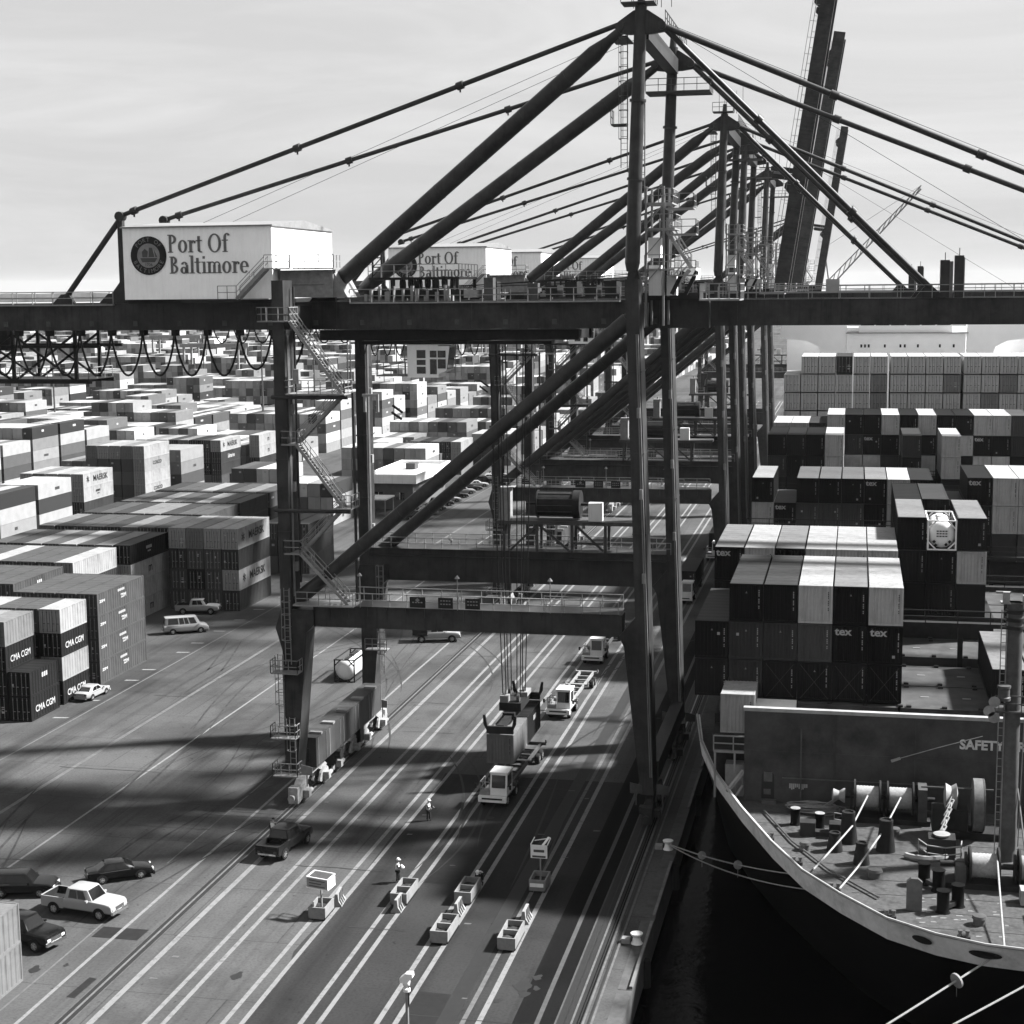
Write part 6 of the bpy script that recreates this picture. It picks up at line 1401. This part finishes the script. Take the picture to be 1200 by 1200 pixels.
for x in (-4.7, 4.7):
    for y in (-2.8, 2.8): MB().box(x-.1, y-.1, 0, x+.1, y+.1, 3).build('post', galv, r)
# lamps standing along the apron
for i, (x, y) in enumerate(((-60, 238), (-38.5, 330), (-60, 300))):
    q_ = empty('apron_lamp', (x, y, 0)); tag(q_, 'slim apron lamp post with a small pale head', 'lamp', 'apron lamp posts'); MB().tube((0,0,0), (0,0,5.5), .09, 6).build('post', dgrey, q_); MB().lathe([(.05, .5), (.3, .1), (.25, 0)], (0,0,5.4), 'z', 8).build('lamp_head', galv, q_)
# ---------------------------------------------------------------- people
skinm = mat('skin_tone', .22, .6, .1, 5); vest = mat('vest_white', .6, .7, .1, 4); dark = mat('cloth_dark', .02, .85, .2, 5); hat = mat('hard_hat', .55, .35, .03, 3); boot = mat('boot', .012, .7, .1)
def skin(name, verts, edges, radii, mt, parent, sub=2):
    me = bpy.data.meshes.new(name); me.from_pydata(verts, edges, []); o = bpy.data.objects.new(name, me); COL.objects.link(o)
    md = o.modifiers.new('Skin', 'SKIN'); md.use_smooth_shade = True
    for i, rr in enumerate(radii):
        v = me.skin_vertices[0].data[i]; v.radius = rr if isinstance(rr, tuple) else (rr, rr); v.use_root = (i == 0)
    o.modifiers.new('Sub', 'SUBSURF').levels = sub; o.modifiers['Sub'].render_levels = sub
    bpy.context.view_layer.update()
    m2 = bpy.data.meshes.new_from_object(o.evaluated_get(bpy.context.evaluated_depsgraph_get())); bpy.data.objects.remove(o)
    m2.materials.clear(); m2.materials.append(mt); m2.polygons.foreach_set('use_smooth', [True]*len(m2.polygons))
    return place(m2, name, parent)
def person(loc, rz, label, bend=0., arms='down', walk=.1, helmet=True):
    """faces +X; one continuous body, with vest, trousers, head covering as children"""
    r = empty('person', loc, rz); tag(r, label, 'person', 'dock workers')
    cb, sb = math.cos(bend), math.sin(bend); hz = .94
    U = lambda x, y, z: (x*cb+(z)*sb, y, hz+z*cb-x*sb)         # upper body about the hips
    if arms == 'hold': el, wr_ = (.12, .27, .26), (.34, .2, .3)
    elif arms == 'reach': el, wr_ = (.3, .3, .3), (.5, .26, .12)
    else: el, wr_ = (-.02, .3, .22), (.06, .32, -.03)
    V = [U(0, 0, 0), U(.0, 0, .2), U(.01, 0, .42), U(0, 0, .56), U(.02, 0, .65), U(.05, 0, .76)]
    E_ = [(0, 1), (1, 2), (2, 3), (3, 4), (4, 5)]; Rr = [(.15, .12), (.14, .11), (.17, .12), (.1, .09), (.055, .055), (.095, .105)]
    for s in (1, -1):
        k = len(V); V += [U(0, s*.19, .5), U(el[0], s*el[1], el[2]), U(wr_[0], s*wr_[1], wr_[2]), U(wr_[0]+.07, s*wr_[1], wr_[2]-.05)]; E_ += [(2, k), (k, k+1), (k+1, k+2), (k+2, k+3)]; Rr += [.075, .05, .036, (.045, .025)]
        k = len(V); st = walk*s; V += [(0, s*.1, hz-.06), (st*.6+.03, s*.11, .5), (st, s*.11, .1), (st+.14, s*.12, .045)]; E_ += [(0, k), (k, k+1), (k+1, k+2), (k+2, k+3)]; Rr += [.1, .07, .05, (.045, .04)]
    b = skin('body', V, E_, Rr, skinm, r)
    # clothes follow the same skeleton, a little fuller
    skin('vest', V[:4]+[V[6], V[14]], [(0, 1), (1, 2), (2, 3), (2, 4), (2, 5)], [(.17, .14), (.17, .135), (.185, .14), (.11, .1), .09, .09], vest, r)
    leg = [V[0]]; ed = []; rr = [(.165, .135)]
    for k in (10, 18):
        n = len(leg); leg += [V[k], V[k+1], V[k+2]]; ed += [(0, n), (n, n+1), (n+1, n+2)]; rr += [.115, .085, .07]
    skin('trousers', leg, ed, rr, dark, r)
    for k in (6, 14): skin('sleeve', V[k:k+3], [(0, 1), (1, 2)], [.085, .062, .05], dark, r)
    for k in (13, 21): skin('boot', [V[k-1], V[k]], [(0, 1)], [.06, (.055, .05)], boot, r)
    h = Vector(V[5])
    if helmet:
        m = MB().lathe([(.15, 0), (.14, .03), (.125, .09), (.07, .15), (.01, .165)], (0, 0, 0), 'z', 14); m.box(.08, -.09, .0, .2, .09, .02)
        o = m.build('hard_hat', hat, r, True, loc=h+Vector((.03*sb, 0, .05))); o.rotation_euler.y = bend
    else:
        o = MB().lathe([(.1, -.02), (.115, .05), (.08, .11), (.01, .125)], (0, 0, 0), 'z', 12).build('hair', ink, r, True, loc=h+Vector((-.015, 0, .02)))
    # face
    f = Vector((math.cos(bend), 0, -math.sin(bend))); up = Vector((math.sin(bend), 0, math.cos(bend)))
    m = MB()
    for s in (-1, 1): c = h+f*.1+Vector((0, s*.035, 0))+up*.005; m.cbox(c, (.012, .022, .012))
    m.build('eye', ink, r); MB().cbox(h+f*.112-up*.025, (.035, .025, .04)).build('nose', skinm, r); MB().cbox(h+f*.098-up*.065, (.012, .05, .012)).build('mouth', dark, r)
    for s in (-1, 1):                                           # hands: palm is the end of the arm, five fingers curl from it
        k = 6 if s == 1 else 14; w_ = Vector(V[k+3]); a = (Vector(V[k+3])-Vector(V[k+2])).normalized(); side = Vector((0, s, 0)); dn_ = a.cross(side)
        m = MB()
        for i, ln in enumerate((.06, .075, .08, .07)):
            p = w_+side*(.03-.02*i)+a*.02; q1 = p+a*ln*.6; m.tube(p, q1, .011, 5); m.tube(q1, q1+(a*.5+dn_*.8).normalized()*ln*.6, .01, 5, .007)
        p = w_-side*.03-a*.02; m.tube(p, p-side*.035+a*.03, .012, 5); m.tube(p-side*.035+a*.03, p-side*.03+a*.07, .011, 5, .008)
        m.build('fingers', skinm, r)
    return r
person((-33.9, 125.4, 0), R(-20), 'worker in hard hat and white vest standing between the painted lanes', 0, 'hold', .06)
person((-32.55, 111.4, 0), R(0), 'worker in hard hat and pale vest holding a clipboard by a planter', 0, 'hold', .05)
p3 = person((-45.0, 118.6, 0), R(80), 'bare-headed worker in white vest beside the dark pickup', .1, 'down', .2, False)
person((-26.3, 112.0, 0), R(-100), 'worker in white vest stooping over a concrete planter', 1.15, 'reach', .05, True)
o = MB().cbox((0, 0, 0), (.03, .24, .32)).build('clipboard', white, loc=(-32.16, 111.4, 1.26)); o.rotation_euler = (0, R(-50), 0); tag(o, 'white clipboard held by the worker at the planter', 'clipboard')

# ---------------------------------------------------------------- the air over the harbour
hz = bpy.data.materials.new('haze_air'); hz.use_nodes = True; t = hz.node_tree; t.nodes.clear()
o_ = t.nodes.new('ShaderNodeOutputMaterial'); v_ = t.nodes.new('ShaderNodeVolumePrincipled')
v_.inputs['Color'].default_value = (.9, .9, .9, 1); v_.inputs['Density'].default_value = .00002; v_.inputs['Anisotropy'].default_value = .2
t.links.new(v_.outputs[0], o_.inputs['Volume'])
stuff(MB().box(-9600, -700, -12, 9600, 14600, 140).build('haze', hz))
for o in bpy.data.objects:                              # marks and fixings too small to pick apart
    if o.parent and o.name.split('.')[0] in ('twistlock_foot', 'lifting_pad', 'cabinet_trim', 'sign_marks', 'panel_marks', 'stencil_marks', 'wall_notice', 'door_label', 'eye', 'fingers', 'winch_guard', 'portal_railing', 'emblem_ship', 'sign_lettering', 'wheelhouse_window', 'cab_window', 'soil_fill', 'rope_coil', 'boom_railing'): stuff(o)
